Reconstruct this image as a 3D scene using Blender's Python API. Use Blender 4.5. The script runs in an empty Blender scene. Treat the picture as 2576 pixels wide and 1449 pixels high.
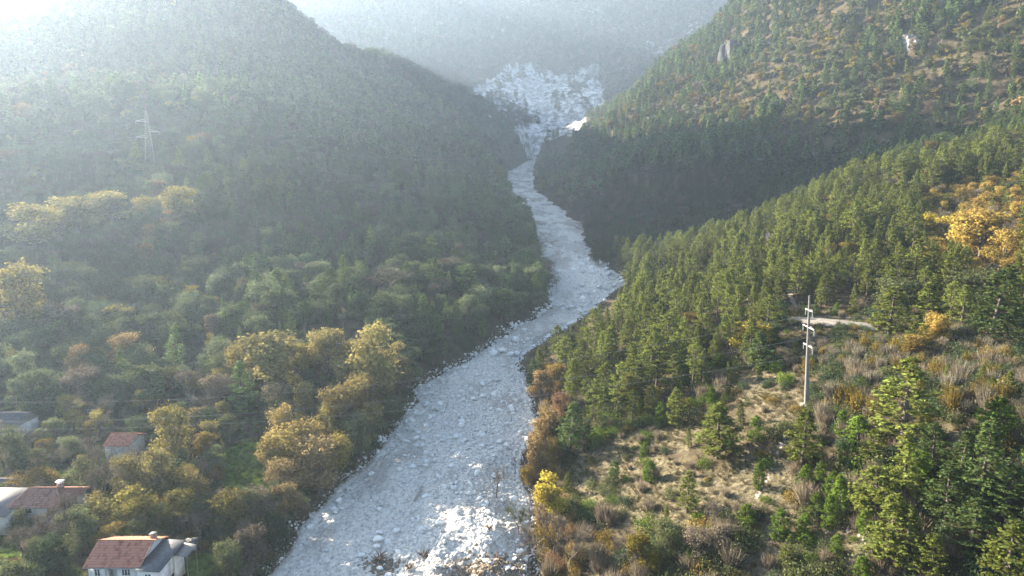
import bpy, math, random
import numpy as np
R = math.radians
rng = np.random.default_rng(11)
random.seed(11)
S = bpy.context.scene
C = S.collection

# ------------------------------------------------------------------ camera, light, exposure
CAMZ, PITCH, F, CX, CY = 65.0, R(10.0), 1720.0, 1288.0, 724.5
SUN_AZ, SUN_EL = R(-54.0), R(18.5)          # azimuth measured from +Y, negative = towards -X
cam_d = bpy.data.cameras.new('camera')
cam = bpy.data.objects.new('camera', cam_d); C.objects.link(cam)
cam.location = (0, 0, CAMZ); cam.rotation_euler = (math.pi/2 - PITCH, 0, 0)
cam_d.sensor_width = 36; cam_d.lens = 36*F/2576.0
cam_d.clip_start = 0.5; cam_d.clip_end = 20000
S.camera = cam
W = bpy.data.worlds.new('World'); S.world = W; W.use_nodes = True
nt = W.node_tree; nt.nodes.clear()
sky = nt.nodes.new('ShaderNodeTexSky'); sky.sky_type = 'NISHITA'; sky.sun_disc = False
sky.sun_elevation = SUN_EL; sky.sun_rotation = SUN_AZ
sky.air_density = 1.0; sky.dust_density = 1.0; sky.ozone_density = 1.0; sky.altitude = 300
bg = nt.nodes.new('ShaderNodeBackground'); bg.inputs['Strength'].default_value = 0.062
wo = nt.nodes.new('ShaderNodeOutputWorld')
nt.links.new(sky.outputs[0], bg.inputs[0]); nt.links.new(bg.outputs[0], wo.inputs[0])
sun_d = bpy.data.lights.new('sun', 'SUN'); sun_d.energy = 5.0; sun_d.angle = R(0.5); sun_d.color = (1.0, 0.885, 0.71)
sun = bpy.data.objects.new('sun', sun_d); C.objects.link(sun)
sv = np.array([math.sin(SUN_AZ)*math.cos(SUN_EL), math.cos(SUN_AZ)*math.cos(SUN_EL), math.sin(SUN_EL)])
from mathutils import Vector, Matrix
sun.rotation_euler = Vector(sv).to_track_quat('Z', 'Y').to_euler(); sun.location = (-200, 100, 400)
S.view_settings.view_transform = 'Standard'; S.view_settings.look = 'None'
S.view_settings.exposure = 2.95; S.view_settings.gamma = 1; S.view_settings.use_curve_mapping = False
S.cycles.use_denoising = True; S.cycles.denoising_prefilter = 'ACCURATE'
S.cycles.max_bounces = 5; S.cycles.diffuse_bounces = 2; S.cycles.transmission_bounces = 3
S.cycles.volume_bounces = 1; S.cycles.transparent_max_bounces = 8
HAZE = 0.000165; HAZE_G = 0.50

# ------------------------------------------------------------------ numeric helpers
def ray(u, v):
    xc = (np.asarray(u, float)-CX)/F; yc = -(np.asarray(v, float)-CY)/F
    dy = math.cos(PITCH)+yc*math.sin(PITCH); dz = -math.sin(PITCH)+yc*math.cos(PITCH)
    return xc/dy, dz/dy
def P3(u, v, Y):
    a, b = ray(u, v); return a*Y, Y, b*Y+CAMZ
def project(x, y, z):
    z = z-CAMZ
    d = y*math.cos(PITCH)-z*math.sin(PITCH); up = y*math.sin(PITCH)+z*math.cos(PITCH)
    d = np.where(d > 1, d, 1)
    return CX+F*x/d, CY-F*up/d
def hash2(ix, iy, s):
    h = (ix.astype(np.int64)*374761393 + iy.astype(np.int64)*668265263 + s*974634777) & 0x7fffffff
    h = ((h ^ (h >> 13))*1274126177) & 0x7fffffff
    return ((h ^ (h >> 16)) & 0xffff)/65535.0
def vnoise(x, y, s=0):
    ix = np.floor(x); iy = np.floor(y); fx = x-ix; fy = y-iy
    fx = fx*fx*fx*(fx*(fx*6-15)+10); fy = fy*fy*fy*(fy*(fy*6-15)+10)
    a = hash2(ix, iy, s); b = hash2(ix+1, iy, s); c = hash2(ix, iy+1, s); d = hash2(ix+1, iy+1, s)
    return (a*(1-fx)+b*fx)*(1-fy)+(c*(1-fx)+d*fx)*fy - 0.5
def fbm(x, y, L, octs, s=0, gain=0.5):
    r = 0; a = 1.0
    for k in range(octs):
        cs, sn = math.cos(k*1.3+.4), math.sin(k*1.3+.4)
        r = r + a*vnoise((x*cs-y*sn)/L+17.3*k, (x*sn+y*cs)/L-9.1*k, s+k); L *= 0.5; a *= gain
    return r
def sstep(a, b, x):
    t = np.clip((x-a)/(b-a), 0, 1); return t*t*(3-2*t)
def inpoly(u, v, poly):
    r = np.zeros(np.shape(u), bool); n = len(poly); j = n-1
    for i in range(n):
        xi, yi = poly[i]; xj, yj = poly[j]
        with np.errstate(divide='ignore', invalid='ignore'):
            c = ((yi > v) != (yj > v)) & (u < (xj-xi)*(v-yi)/((yj-yi) if yj != yi else 1e-9)+xi)
        r ^= c; j = i
    return r

# ------------------------------------------------------------------ the valley floor and its banks
BY = np.array([-400, 100, 850, 950, 1000, 1080, 1170, 1290]); BZ = np.array([-90, -65, -4, 22, 44, 72, 111, 185.])
def zbed(Y): return np.interp(Y, BY, BZ)+CAMZ
def bedpoint(u, v):
    a, b = ray(u, v); Y = np.arange(40, 1200, .25); d = b*Y+CAMZ-zbed(Y)
    i = np.argmax(d <= 0) if np.any(d <= 0) else len(Y)-1
    return a*Y[i], Y[i]
LB = [(690,1449),(730,1380),(760,1330),(850,1225),(930,1165),(1000,1065),(1045,1012),(1052,970),(1130,930),(1230,872),(1330,812),(1388,778),(1384,715),(1362,622),(1312,540),(1268,478),(1268,432),(1338,395),(1330,360)]
RB = [(1350,1449),(1335,1280),(1312,1180),(1322,1120),(1358,1070),(1345,1020),(1312,965),(1318,900),(1400,842),(1500,765),(1585,715),(1530,680),(1476,620),(1470,572),(1400,520),(1350,475),(1345,425),(1368,395),(1375,360)]
def bank(px):
    p = [bedpoint(*q) for q in px]; p.sort(key=lambda t: t[1])
    Y = np.array([q[1] for q in p]); X = np.array([q[0] for q in p])
    return X, Y
LX, LY = bank(LB); RX, RY = bank(RB)
LX = np.r_[LX[0]-14, LX[0]-4, LX]; LY = np.r_[-300, 40, LY]
RX = np.r_[RX[0]+4, RX[0]+1, RX]; RY = np.r_[-300, 40, RY]
def xl(Y): return np.interp(Y, LY, LX)+2.2*fbm(Y, Y*0+3.1, 15, 5, 5, .62)*np.clip(Y/150, .6, 3)
def xr(Y): return np.interp(Y, RY, RX)+2.2*fbm(Y, Y*0+9.7, 15, 5, 6, .62)*np.clip(Y/150, .6, 3)

# ------------------------------------------------------------------ terrain: height through surveyed points
TP = [
 # left mountain
 (0,1000,160),(400,1000,163),(200,1120,136),(300,1160,133),(100,1300,110),(300,1449,90),(500,1300,110),(600,1150,134),(0,1200,125),(0,1449,90),
 (0,900,188),(0,700,235),(0,500,300),(0,300,400),(0,207,520),(285,30,660),(140,108,590),(215,62,620),(420,-90,720),(600,-190,780),(650,-40,790),(722,42,880),(790,150,920),(755,125,770),(720,75,745),(680,25,735),(860,185,760),
 (300,900,186),(300,800,212),(300,600,285),(300,500,325),(300,400,370),(375,432,362),(300,200,520),(600,800,220),(600,700,255),(600,500,310),(600,300,430),(600,150,570),
 (900,800,200),(900,700,245),(900,600,300),(900,500,365),(900,400,450),(900,300,560),(900,200,700),
 (1200,800,226),(1200,700,262),(1200,600,320),(1200,500,405),(1200,400,540),(1200,300,720),(1100,222,850),(960,150,950),(1190,285,860),(1300,385,800),
 # right foreground and near ridge
 (1500,1449,95),(1800,1449,85),(2200,1449,76),(2576,1449,66),(1500,1200,122),(1700,1250,102),(1900,1250,96),(2100,1250,92),(1420,1280,116),
 (1700,1000,140),(1900,1000,124),(2028,1022,115),(1800,950,142),(1960,800,160),(2200,825,150),(2050,812,152),(2400,820,146),(2576,820,138),
 (1600,812,214),(1700,762,228),(1900,648,258),(2100,508,298),(2300,402,328),(2576,272,368),(2576,500,250),(2400,600,210),(2200,600,228),(2200,700,190),(2576,1000,98),(2576,1200,80),(2300,1000,105),
 (1500,900,170),(1450,1000,150),
 # ridge behind
 (1500,302,800),(1600,230,780),(1700,150,760),(1860,26,740),(2000,-120,700),(2200,-190,640),(2576,-260,560),(1420,402,770),
 (1700,300,600),(1900,200,560),(2100,100,520),(2300,50,470),(2576,0,430),(2576,110,400),(2400,200,410),(2200,300,430),(1560,612,385),(1700,612,385),(1850,566,388),(1600,440,440),(1700,430,432),(1850,430,432),(2050,424,424),(1550,650,345),(1500,450,560),(1480,385,700),(1500,560,430),
 # quarry and far mountain
 (1350,340,1000),(1190,260,1090),(1350,300,1080),(1480,300,1060),(1350,250,1170),(1500,250,1150),(1600,190,1250),(1350,160,1290),(1190,170,1260),(1050,130,1250),(1350,80,1400),(1350,0,1520),(1350,-50,1640),
 (800,0,1450),(820,70,1330),(800,-60,1640),(1000,60,1350),(1700,100,1400),(1850,0,1500),(1800,-60,1640),(1000,-40,1600),
]
tp = np.array([P3(*q) for q in TP])
EXTRA = np.array([  # unseen off-frame land, left heights shaped to steer sun and shadow (x, y, z relative to camera)
 (-150,100,-52),(-230,150,-38),(-330,240,5),(-420,300,42),(-520,520,92),(-480,430,70),(-700,640,95),(-300,60,-20),(-430,150,40),(-600,250,95),(-900,740,90),(-420,700,150),(-520,900,120),(-700,1200,130),(-740,860,70),
 (-150,0,-58),(0,40,-68),(0,-100,-76),(0,-300,-84),(-200,-150,-50),(200,-150,-30),(120,40,-42),(160,80,-28),(250,150,15),(200,0,-20),(350,200,70),(500,300,150),(700,600,250),(-600,-300,40),(600,-300,100),(450,50,110),
 (140,362,-27),(95,332,-41),(190,378,-2),(250,400,16),(560,520,165),(800,900,330),(900,1500,430),(600,1100,330),
 (-200,1500,260),(-600,1700,170),(-1200,1200,120),(0,2700,560),(900,2500,520),(-1500,2000,160),(-1000,2600,200),(2000,1500,480),(-2500,1000,150),(2500,0,400),(-2500,-1000,200),(0,-2500,0),(2000,-2000,200),
 (35,60,-64),(60,50,-54),
], float)
EXTRA[:, 2] += CAMZ
bk = []
for Y in (60,100,130,160,200,250,300,360,430,500,600,700,800):
    bk.append((float(xl(np.array([Y*1.]))[0])-2, Y, float(zbed(Y))+1.5)); bk.append((float(xr(np.array([Y*1.]))[0])+2, Y, float(zbed(Y))+1.5))
CP = np.vstack([tp, EXTRA, np.array(bk)])
cc = 0.05*np.hypot(CP[:, 0], CP[:, 1])+6
def phi(x, y):
    return np.sqrt((x[:, None]-CP[None, :, 0])**2+(y[:, None]-CP[None, :, 1])**2+cc[None, :]**2)
n = len(CP)
A = np.zeros((n+3, n+3)); A[:n, :n] = phi(CP[:, 0], CP[:, 1])-np.eye(n)*4.0
A[:n, n] = A[n, :n] = 1; A[:n, n+1] = A[n+1, :n] = CP[:, 0]; A[:n, n+2] = A[n+2, :n] = CP[:, 1]
wts = np.linalg.solve(A, np.r_[CP[:, 2], 0, 0, 0])
def rbf(x, y):
    out = np.empty(len(x))
    for i in range(0, len(x), 20000):
        xs, ys = x[i:i+20000], y[i:i+20000]
        out[i:i+20000] = phi(xs, ys)@wts[:n]+wts[n]+wts[n+1]*xs+wts[n+2]*ys
    return out
QPOLY = [(1185,255),(1230,205),(1300,160),(1360,165),(1400,185),(1450,180),(1480,155),(1505,160),(1500,190),(1530,235),(1530,265),(1490,290),(1475,330),(1440,345),(1430,385),(1370,420),(1310,420),(1345,370),(1300,330),(1240,300)]
def ground(x, y, detail=True):
    sh = x.shape; x = x.ravel().astype(float); y = y.ravel().astype(float)
    h = rbf(x, y)
    r = np.hypot(x, y)
    far = sstep(120, 500, r)
    h = h + far*fbm(x, y, 130, 3, 21)*13 + sstep(1000, 1350, y)*(fbm(x, y, 260, 4, 31)*40-55*np.abs(fbm(x, y*.5, 170, 4, 35))) + sstep(360, 470, y)*sstep(30, 110, x)*sstep(950, 800, y)*fbm(x, y, 75, 3, 37)*20
    h = np.where(h > 400, 400+70*np.tanh((h-400)/70), h)
    if detail: h = h + (0.35+0.65*far)*fbm(x, y, 22, 4, 41)*2.2
    L, Rr = xl(y), xr(y); zb = zbed(y)
    d = np.maximum(L-x, x-Rr)
    t = sstep(-0.5, 11, d); lo = zb+0.25+np.clip(d, 0, 3)*0.35
    fade = sstep(1020, 960, y)
    hb = np.where(d < -0.5, zb-1.6, lo*(1-t)+np.maximum(h, zb+1.2)*t)
    h = h*(1-fade)+hb*fade
    # quarry face: benches cut in the limestone
    u, v = project(x, y, h)
    q = (u > 1150) & (u < 1640) & (v > 130) & (v < 430) & (y > 900) & (y < 1450)
    if q.any():
        st = 16.0; hh = h[q]+8*fbm(x[q], y[q], 60, 4, 51)
        k = np.floor(hh/st); f = hh/st-k
        h[q] = (k+sstep(.25, .6, f))*st*0.75+h[q]*.25+9*np.abs(fbm(x[q], y[q], 45, 6, 61, .66))
    return h.reshape(sh)

# ------------------------------------------------------------------ mesh and object helpers
def tag(o, label=None, cat=None, group=None, kind=None):
    if label: o['label'] = label
    if cat: o['category'] = cat
    if group: o['group'] = group
    if kind: o['kind'] = kind
    return o
def mesh_np(name, V, faces, mats=(), midx=None, fattr=None, vattr=None, smooth=False):
    """faces: int array (n,3) or (n,4), or a list of such arrays"""
    if isinstance(faces, np.ndarray): faces = [faces]
    faces = [np.asarray(f) for f in faces if len(f)]
    me = bpy.data.meshes.new(name)
    V = np.asarray(V, np.float32); me.vertices.add(len(V)); me.vertices.foreach_set('co', V.ravel())
    tot = np.concatenate([np.full(len(f), f.shape[1], np.int32) for f in faces])
    idx = np.concatenate([f.ravel() for f in faces]).astype(np.int32)
    me.loops.add(len(idx)); me.loops.foreach_set('vertex_index', idx)
    me.polygons.add(len(tot)); st = np.r_[0, np.cumsum(tot)[:-1]].astype(np.int32)
    me.polygons.foreach_set('loop_start', st); me.polygons.foreach_set('loop_total', tot)
    for m in mats: me.materials.append(m)
    if midx is not None: me.polygons.foreach_set('material_index', np.asarray(midx, np.int32))
    if smooth: me.polygons.foreach_set('use_smooth', np.ones(len(tot), bool))
    for k, a in (fattr or {}).items():
        at = me.attributes.new(k, 'FLOAT', 'FACE'); at.data.foreach_set('value', np.asarray(a, np.float32))
    for k, a in (vattr or {}).items():
        a = np.asarray(a, np.float32)
        if a.ndim == 2: at = me.attributes.new(k, 'FLOAT_VECTOR', 'POINT'); at.data.foreach_set('vector', a.ravel())
        else: at = me.attributes.new(k, 'FLOAT', 'POINT'); at.data.foreach_set('value', a)
    me.update(calc_edges=True)
    return me
def obj(name, me, parent=None, loc=None):
    o = bpy.data.objects.new(name, me); C.objects.link(o)
    if parent: o.parent = parent
    if loc is not None: o.location = loc
    return o
def empty(name, loc, rz=0, sc=1):
    o = bpy.data.objects.new(name, None); C.objects.link(o); o.location = loc; o.rotation_euler = (0, 0, rz); o.empty_display_size = .3; o.scale = (sc, sc, sc)
    return o
class MB:
    """collects simple solids into one mesh"""
    def __init__(s): s.v = []; s.f3 = []; s.f4 = []; s.n = 0
    def add(s, V, f):
        V = np.asarray(V, float); f = np.asarray(f)+s.n
        s.v.append(V); (s.f3 if f.shape[1] == 3 else s.f4).append(f); s.n += len(V)
    def box(s, a, b, M=None):
        a = np.minimum(a, b), np.maximum(a, b); lo, hi = a
        V = np.array([[(lo, hi)[i][0], (lo, hi)[j][1], (lo, hi)[k][2]] for k in (0, 1) for j in (0, 1) for i in (0, 1)], float)
        if M is not None: V = V@np.array(M)[:3, :3].T+np.array(M)[:3, 3]
        s.add(V, [(0,2,3,1),(4,5,7,6),(0,1,5,4),(2,6,7,3),(0,4,6,2),(1,3,7,5)])
    def tube(s, p, q, r0, r1=None, n=6, caps=True):
        r1 = r0 if r1 is None else r1
        p = np.array(p, float); q = np.array(q, float); d = q-p; L = np.linalg.norm(d)
        if L < 1e-6: return
        d /= L; a = np.cross(d, [0, 0, 1.]) if abs(d[2]) < .95 else np.cross(d, [1., 0, 0]); a /= np.linalg.norm(a); b = np.cross(d, a)
        t = np.arange(n)*2*math.pi/n
        ring = np.cos(t)[:, None]*a+np.sin(t)[:, None]*b
        s.add(np.vstack([p+ring*r0, q+ring*r1]), [(i, (i+1) % n, n+(i+1) % n, n+i) for i in range(n)])
        if caps:
            V = np.vstack([q+ring*r1, q+d*r1*.3]); s.add(V, [(i, (i+1) % n, n) for i in range(n)])
            V = np.vstack([p+ring*r0, p-d*0.001]); s.add(V, [((i+1) % n, i, n) for i in range(n)])
    def poly(s, pts, th, nrm):
        """flat slab: outline pts extruded by th along nrm (quads only)"""
        P = np.array(pts, float); Q = P-np.array(nrm, float)*th; m = len(P)
        if m == 4: s.add(np.vstack([P, Q]), [(0,1,2,3),(7,6,5,4)]+[(i, i+4, (i+1) % 4+4, (i+1) % 4) for i in range(4)])
        else:
            s.add(np.vstack([P, Q]), [(0,1,2),(5,4,3)]); s.add(np.vstack([P, Q]), [(i, i+3, (i+1) % 3+3, (i+1) % 3) for i in range(3)])
    def mesh(s, name, mat, smooth=False):
        F_ = []
        if s.f3: F_.append(np.vstack(s.f3))
        if s.f4: F_.append(np.vstack(s.f4))
        return mesh_np(name, np.vstack(s.v), F_, [mat], smooth=smooth)
    def build(s, name, mat, parent=None, loc=None, smooth=False):
        return obj(name, s.mesh(name, mat, smooth), parent, loc)

# ------------------------------------------------------------------ materials
def mat(name):
    m = bpy.data.materials.new(name); m.use_nodes = True; m.node_tree.nodes.clear(); return m, m.node_tree.nodes, m.node_tree.links
def node(N, t, **kw):
    x = N.new(t)
    for k, v in kw.items():
        if k in x.inputs: x.inputs[k].default_value = v
        else: setattr(x, k, v)
    return x
def simple(name, col, rough=.85, var=.25, scale=3.0, bump=.0, metal=0.0, spec=.3):
    m, N, L = mat(name)
    out = node(N, 'ShaderNodeOutputMaterial'); b = node(N, 'ShaderNodeBsdfPrincipled')
    b.inputs['Roughness'].default_value = rough; b.inputs['Metallic'].default_value = metal; b.inputs['Specular IOR Level'].default_value = spec
    tc = node(N, 'ShaderNodeTexCoord'); nz = node(N, 'ShaderNodeTexNoise'); nz.inputs['Scale'].default_value = scale; nz.inputs['Detail'].default_value = 6
    L.new(tc.outputs['Object'], nz.inputs['Vector'])
    cr = node(N, 'ShaderNodeValToRGB'); e = cr.color_ramp.elements
    e[0].position = .3; e[1].position = .7
    e[0].color = tuple(c*(1-var) for c in col)+(1,); e[1].color = tuple(min(1, c*(1+var)) for c in col)+(1,)
    L.new(nz.outputs[0], cr.inputs[0]); L.new(cr.outputs[0], b.inputs['Base Color'])
    if bump:
        bp = node(N, 'ShaderNodeBump'); bp.inputs['Strength'].default_value = bump; bp.inputs['Distance'].default_value = .05
        L.new(nz.outputs[0], bp.inputs['Height']); L.new(bp.outputs[0], b.inputs['Normal'])
    L.new(b.outputs[0], out.inputs[0]); return m
def leafmat(name, trans=.35, spread=.45):
    """colour comes from the tree's own 'tint', each leaf a little lighter or darker"""
    m, N, L = mat(name)
    out = node(N, 'ShaderNodeOutputMaterial')
    at = node(N, 'ShaderNodeAttribute'); at.attribute_type = 'INSTANCER'; at.attribute_name = 'tint'
    lr = node(N, 'ShaderNodeAttribute'); lr.attribute_type = 'GEOMETRY'; lr.attribute_name = 'lr'
    mr = node(N, 'ShaderNodeMapRange'); mr.inputs[3].default_value = 1-spread; mr.inputs[4].default_value = 1+spread
    L.new(lr.outputs['Fac'], mr.inputs[0])
    hs = node(N, 'ShaderNodeHueSaturation'); mh = node(N, 'ShaderNodeMapRange'); mh.inputs[3].default_value = .47; mh.inputs[4].default_value = .525
    L.new(lr.outputs['Fac'], mh.inputs[0]); L.new(mh.outputs[0], hs.inputs['Hue'])
    L.new(mr.outputs[0], hs.inputs['Value']); L.new(at.outputs['Color'], hs.inputs['Color'])
    d = node(N, 'ShaderNodeBsdfDiffuse'); t = node(N, 'ShaderNodeBsdfTranslucent'); mx = node(N, 'ShaderNodeMixShader'); mx.inputs[0].default_value = trans
    L.new(hs.outputs[0], d.inputs[0]); L.new(hs.outputs[0], t.inputs[0])
    L.new(d.outputs[0], mx.inputs[1]); L.new(t.outputs[0], mx.inputs[2]); L.new(mx.outputs[0], out.inputs[0]); return m
M_LEAF = leafmat('foliage', .35, .5)
M_NEEDLE = leafmat('needles', .38, .5)
M_BARK = simple('bark', (.13, .105, .085), .95, .35, 4, .3)
M_PINEBARK = simple('pine_bark', (.085, .068, .055), .95, .35, 4, .3)
M_TWIG = leafmat('twigs', .05, .4)

def terrain_mat():
    m, N, L = mat('hillside_ground')
    out = node(N, 'ShaderNodeOutputMaterial'); b = node(N, 'ShaderNodeBsdfDiffuse')
    geo = node(N, 'ShaderNodeNewGeometry')
    def noise(sc, det=6, rough=.6):
        x = node(N, 'ShaderNodeTexNoise'); x.inputs['Scale'].default_value = sc; x.inputs['Detail'].default_value = det; x.inputs['Roughness'].default_value = rough
        L.new(geo.outputs['Position'], x.inputs['Vector']); return x.outputs[0]
    def ramp(src, stops):
        c = node(N, 'ShaderNodeValToRGB'); e = c.color_ramp.elements
        while len(e) < len(stops): e.new(.5)
        for k, (p, col) in enumerate(stops): e[k].position = p; e[k].color = tuple(col)+(1,)
        L.new(src, c.inputs[0]); return c.outputs[0]
    def attr(nm):
        a = node(N, 'ShaderNodeAttribute'); a.attribute_name = nm; return a.outputs['Fac']
    def mix(f, a, c):
        x = node(N, 'ShaderNodeMix'); x.data_type = 'RGBA'; L.new(f, x.inputs[0]); L.new(a, x.inputs[6]); L.new(c, x.inputs[7]); return x.outputs[2]
    def edged(a, nz, w=.5):
        s = node(N, 'ShaderNodeMath'); s.operation = 'MULTIPLY_ADD'; L.new(nz, s.inputs[0]); s.inputs[1].default_value = 1.2; s.inputs[2].default_value = -.6
        t = node(N, 'ShaderNodeMath'); t.operation = 'ADD'; L.new(s.outputs[0], t.inputs[0]); L.new(a, t.inputs[1])
        r = node(N, 'ShaderNodeMapRange'); r.inputs[1].default_value = .5-w/2; r.inputs[2].default_value = .5+w/2; L.new(t.outputs[0], r.inputs[0]); return r.outputs[0]
    n1, n2, n3 = noise(.35), noise(1.6), noise(.06, 8, .65)
    litter = ramp(n1, [(.3, (.035, .030, .018)), (.5, (.07, .055, .035)), (.72, (.10, .085, .05))])
    dry = ramp(n2, [(.3, (.042, .04, .022)), (.5, (.098, .082, .05)), (.7, (.20, .165, .11))])
    green = ramp(n1, [(.3, (.05, .075, .018)), (.55, (.10, .15, .03)), (.75, (.16, .20, .05))])
    rock = ramp(noise(.12, 10, .7), [(.34, (.10, .097, .092)), (.47, (.27, .262, .25)), (.60, (.56, .545, .52))])
    mpz = node(N, 'ShaderNodeMapping'); mpz.inputs['Scale'].default_value = (.11, .11, .018); L.new(geo.outputs['Position'], mpz.inputs['Vector']); sn = node(N, 'ShaderNodeTexNoise'); sn.inputs['Scale'].default_value = 1.0; sn.inputs['Detail'].default_value = 7; L.new(mpz.outputs[0], sn.inputs['Vector'])
    stain = ramp(sn.outputs[0], [(.36, (.6, .585, .56)), (.52, (1, 1, 1))]); mxs = node(N, 'ShaderNodeMix'); mxs.data_type = 'RGBA'; mxs.blend_type = 'MULTIPLY'; mxs.inputs[0].default_value = 1; L.new(rock, mxs.inputs[6]); L.new(stain, mxs.inputs[7]); rock = mxs.outputs[2]
    dirt = ramp(n2, [(.3, (.19, .165, .13)), (.7, (.36, .325, .275))])
    c = mix(edged(attr('dry'), n1, .35), litter, dry)
    c = mix(edged(attr('green'), n1, .3), c, green)
    c = mix(edged(attr('rock'), noise(.09, 10, .72), .3), c, rock)
    c = mix(edged(attr('path'), n2, .25), c, dirt)
    L.new(c, b.inputs[0])
    bp = node(N, 'ShaderNodeBump'); bp.inputs['Strength'].default_value = .6; bp.inputs['Distance'].default_value = .5
    L.new(n2, bp.inputs['Height']); L.new(bp.outputs[0], b.inputs['Normal'])
    L.new(b.outputs[0], out.inputs[0]); return m

# ------------------------------------------------------------------ zones of the ground (outlines surveyed from the air)
DRY = [[(1395,1190),(1480,1130),(1560,1120),(1650,1140),(1760,1180),(1880,1150),(1960,1140),(2010,1230),(2000,1330),(1920,1300),(1800,1320),(1700,1340),(1560,1320),(1450,1260)],
       [(1500,1130),(1560,1090),(1700,1060),(1780,1080),(1720,1140)],[(1800,960),(1920,930),(2030,1000),(2050,1060),(1960,1090),(1900,1030)],
       [(1960,1080),(2010,1050),(1960,1250),(1890,1260)],[(1900,1330),(2000,1300),(2180,1360),(2200,1449),(1850,1449)],[(1960,840),(2100,850),(2050,930),(1970,900)],[(2040,770),(2200,800),(2160,825),(2030,800)]]
GREEN = [[(20,1210),(120,1180),(190,1190),(180,1225),(90,1235)],[(240,1140),(340,1140),(330,1165),(240,1165)],[(440,1390),(600,1400),(620,1449),(430,1449)],[(560,1130),(680,1110),(690,1250),(560,1270)],[(0,1350),(40,1340),(50,1400),(0,1400)],[(240,1340),(330,1310),(330,1365),(240,1380)]]
ROCKS = [([(1810,140),(1840,85),(1870,70),(1872,100),(1850,145)],.34),([(2250,110),(2290,80),(2320,90),(2310,115),(2265,125)],.36),([(1690,290),(1760,255),(1790,250),(1750,300)],.42),
         ([(640,-10),(700,-10),(740,90),(700,60)],.42),([(800,60),(900,40),(1100,0),(1160,0),(1140,80),(1000,160),(880,90)],.27),([(1440,20),(1500,0),(1530,60),(1490,50)],.36)]
PATHS = [[(1925,560),(1935,620),(1955,680),(1980,720),(1995,760),(2010,790),(2060,800)],[(1945,798),(2010,803),(2060,809),(2130,817),(2230,826),(2300,828)],[(1978,1085),(1962,1130),(1935,1190),(1905,1250)],[(2120,1330),(2170,1350),(2200,1400)],
         [(1390,450),(1425,458),(1450,475)],[(1430,340),(1470,345),(1462,375)]]
def segdist(u, v, pl):
    d = np.full(np.shape(u), 1e9)
    for (x0, y0), (x1, y1) in zip(pl[:-1], pl[1:]):
        dx, dy = x1-x0, y1-y0; t = np.clip(((u-x0)*dx+(v-y0)*dy)/(dx*dx+dy*dy), 0, 1)
        d = np.minimum(d, np.hypot(u-x0-t*dx, (v-y0-t*dy)*1.6))
    return d
QWHITE = [[(1430,215),(1465,262),(1476,325),(1425,350),(1392,300)],[(1296,162),(1425,200),(1445,232),(1380,242),(1300,228),(1195,245),(1190,212)],[(1436,166),(1482,184),(1535,262),(1500,290),(1452,222)],[(1288,226),(1335,220),(1430,315),(1440,355),(1375,332)],[(1275,305),(1430,328),(1432,365),(1300,345)],[(1320,345),(1425,350),(1412,392),(1370,425),(1322,405)],[(1215,278),(1245,285),(1240,305)]]
def zones(x, y, z):
    u, v = project(x, y, z); fr = y > 30
    dry = np.zeros(x.shape); green = np.zeros(x.shape); rock = np.zeros(x.shape); path = np.zeros(x.shape)
    nearR = fr & (y < 175) & (x > 5)
    for p in DRY: dry = np.where(nearR & inpoly(u, v, p), .74, dry)
    dry = np.where(nearR & (dry == 0) & (y < 165), .33, dry)
    for p in GREEN: green = np.where(fr & (x < 0) & (y < 170) & inpoly(u, v, p), .95, green)
    green = np.where((x < -10) & (y < 165) & (green == 0), .34, green)
    rock = np.where(y > 1250, np.clip(.08+.8*fbm(x, y, 70, 4, 75, .6), 0, .42), rock)
    q = (y > 900) & (y < 1450) & inpoly(u, v, QPOLY)
    qn = fbm(x, z*1.5, 20, 5, 71, .62)+.5*fbm(x+z, y, 8, 3, 72)
    rock = np.where(q, np.clip(.46+1.0*qn, .1, .8), rock)
    for p in QWHITE: rock = np.where((y > 860) & (y < 1450) & inpoly(u+14*fbm(x, z, 30, 3, 73), v+14*fbm(z, x, 30, 3, 74), p), np.clip(1.05+.9*qn, .3, 1), rock)
    for p, s in ROCKS:
        dd = 330 if p[0][0] > 1650 else 700
        rock = np.where((y > dd) & inpoly(u, v, p), s, rock)
    for i, p in enumerate(PATHS):
        w = (5, 4.5, 3.0, 4, 4, 4)[i]; yr = ((150, 300), (140, 175), (85, 140), (70, 110), (600, 900), (700, 1100))[i]
        path = np.where((y > yr[0]) & (y < yr[1]) & (x > 0), np.maximum(path, 1-sstep(w*.6, w*1.6, segdist(u, v, p))), path)
    return dry, green, rock, path

# ------------------------------------------------------------------ terrain mesh
ang = np.unique(np.concatenate([np.arange(-180, -46, 4.), np.arange(-46, 44, .2), np.arange(44, 180, 4.)]))
rad = np.exp(np.linspace(math.log(22), math.log(2600), 470))
T, RR = np.meshgrid(np.radians(ang), rad); gx, gy = RR*np.sin(T), RR*np.cos(T)
gz = ground(gx, gy)
na, nr = len(ang), len(rad)
ii = np.arange(nr-1)[:, None]*na; jj = np.arange(na)[None, :]; j2 = (jj+1) % na
quads = np.stack([ii+jj, ii+na+jj, ii+na+j2, ii+j2], -1).reshape(-1, 4)[:, ::-1]
Vt = np.stack([gx.ravel(), gy.ravel(), gz.ravel()], 1)
c0 = len(Vt); zc = float(ground(np.array([0.]), np.array([0.]))[0]); Vt = np.vstack([Vt, [0, 0, zc]])
fan = np.array([(c0, j, (j+1) % na) for j in range(na)])
zn = zones(Vt[:, 0], Vt[:, 1], Vt[:, 2])
M_TERR = terrain_mat()
me = mesh_np('terrain', Vt, [fan[:, ::-1], quads], [M_TERR], vattr=dict(dry=zn[0], green=zn[1], rock=zn[2], path=zn[3]), smooth=True)
terrain = tag(obj('terrain', me), kind='structure')
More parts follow.
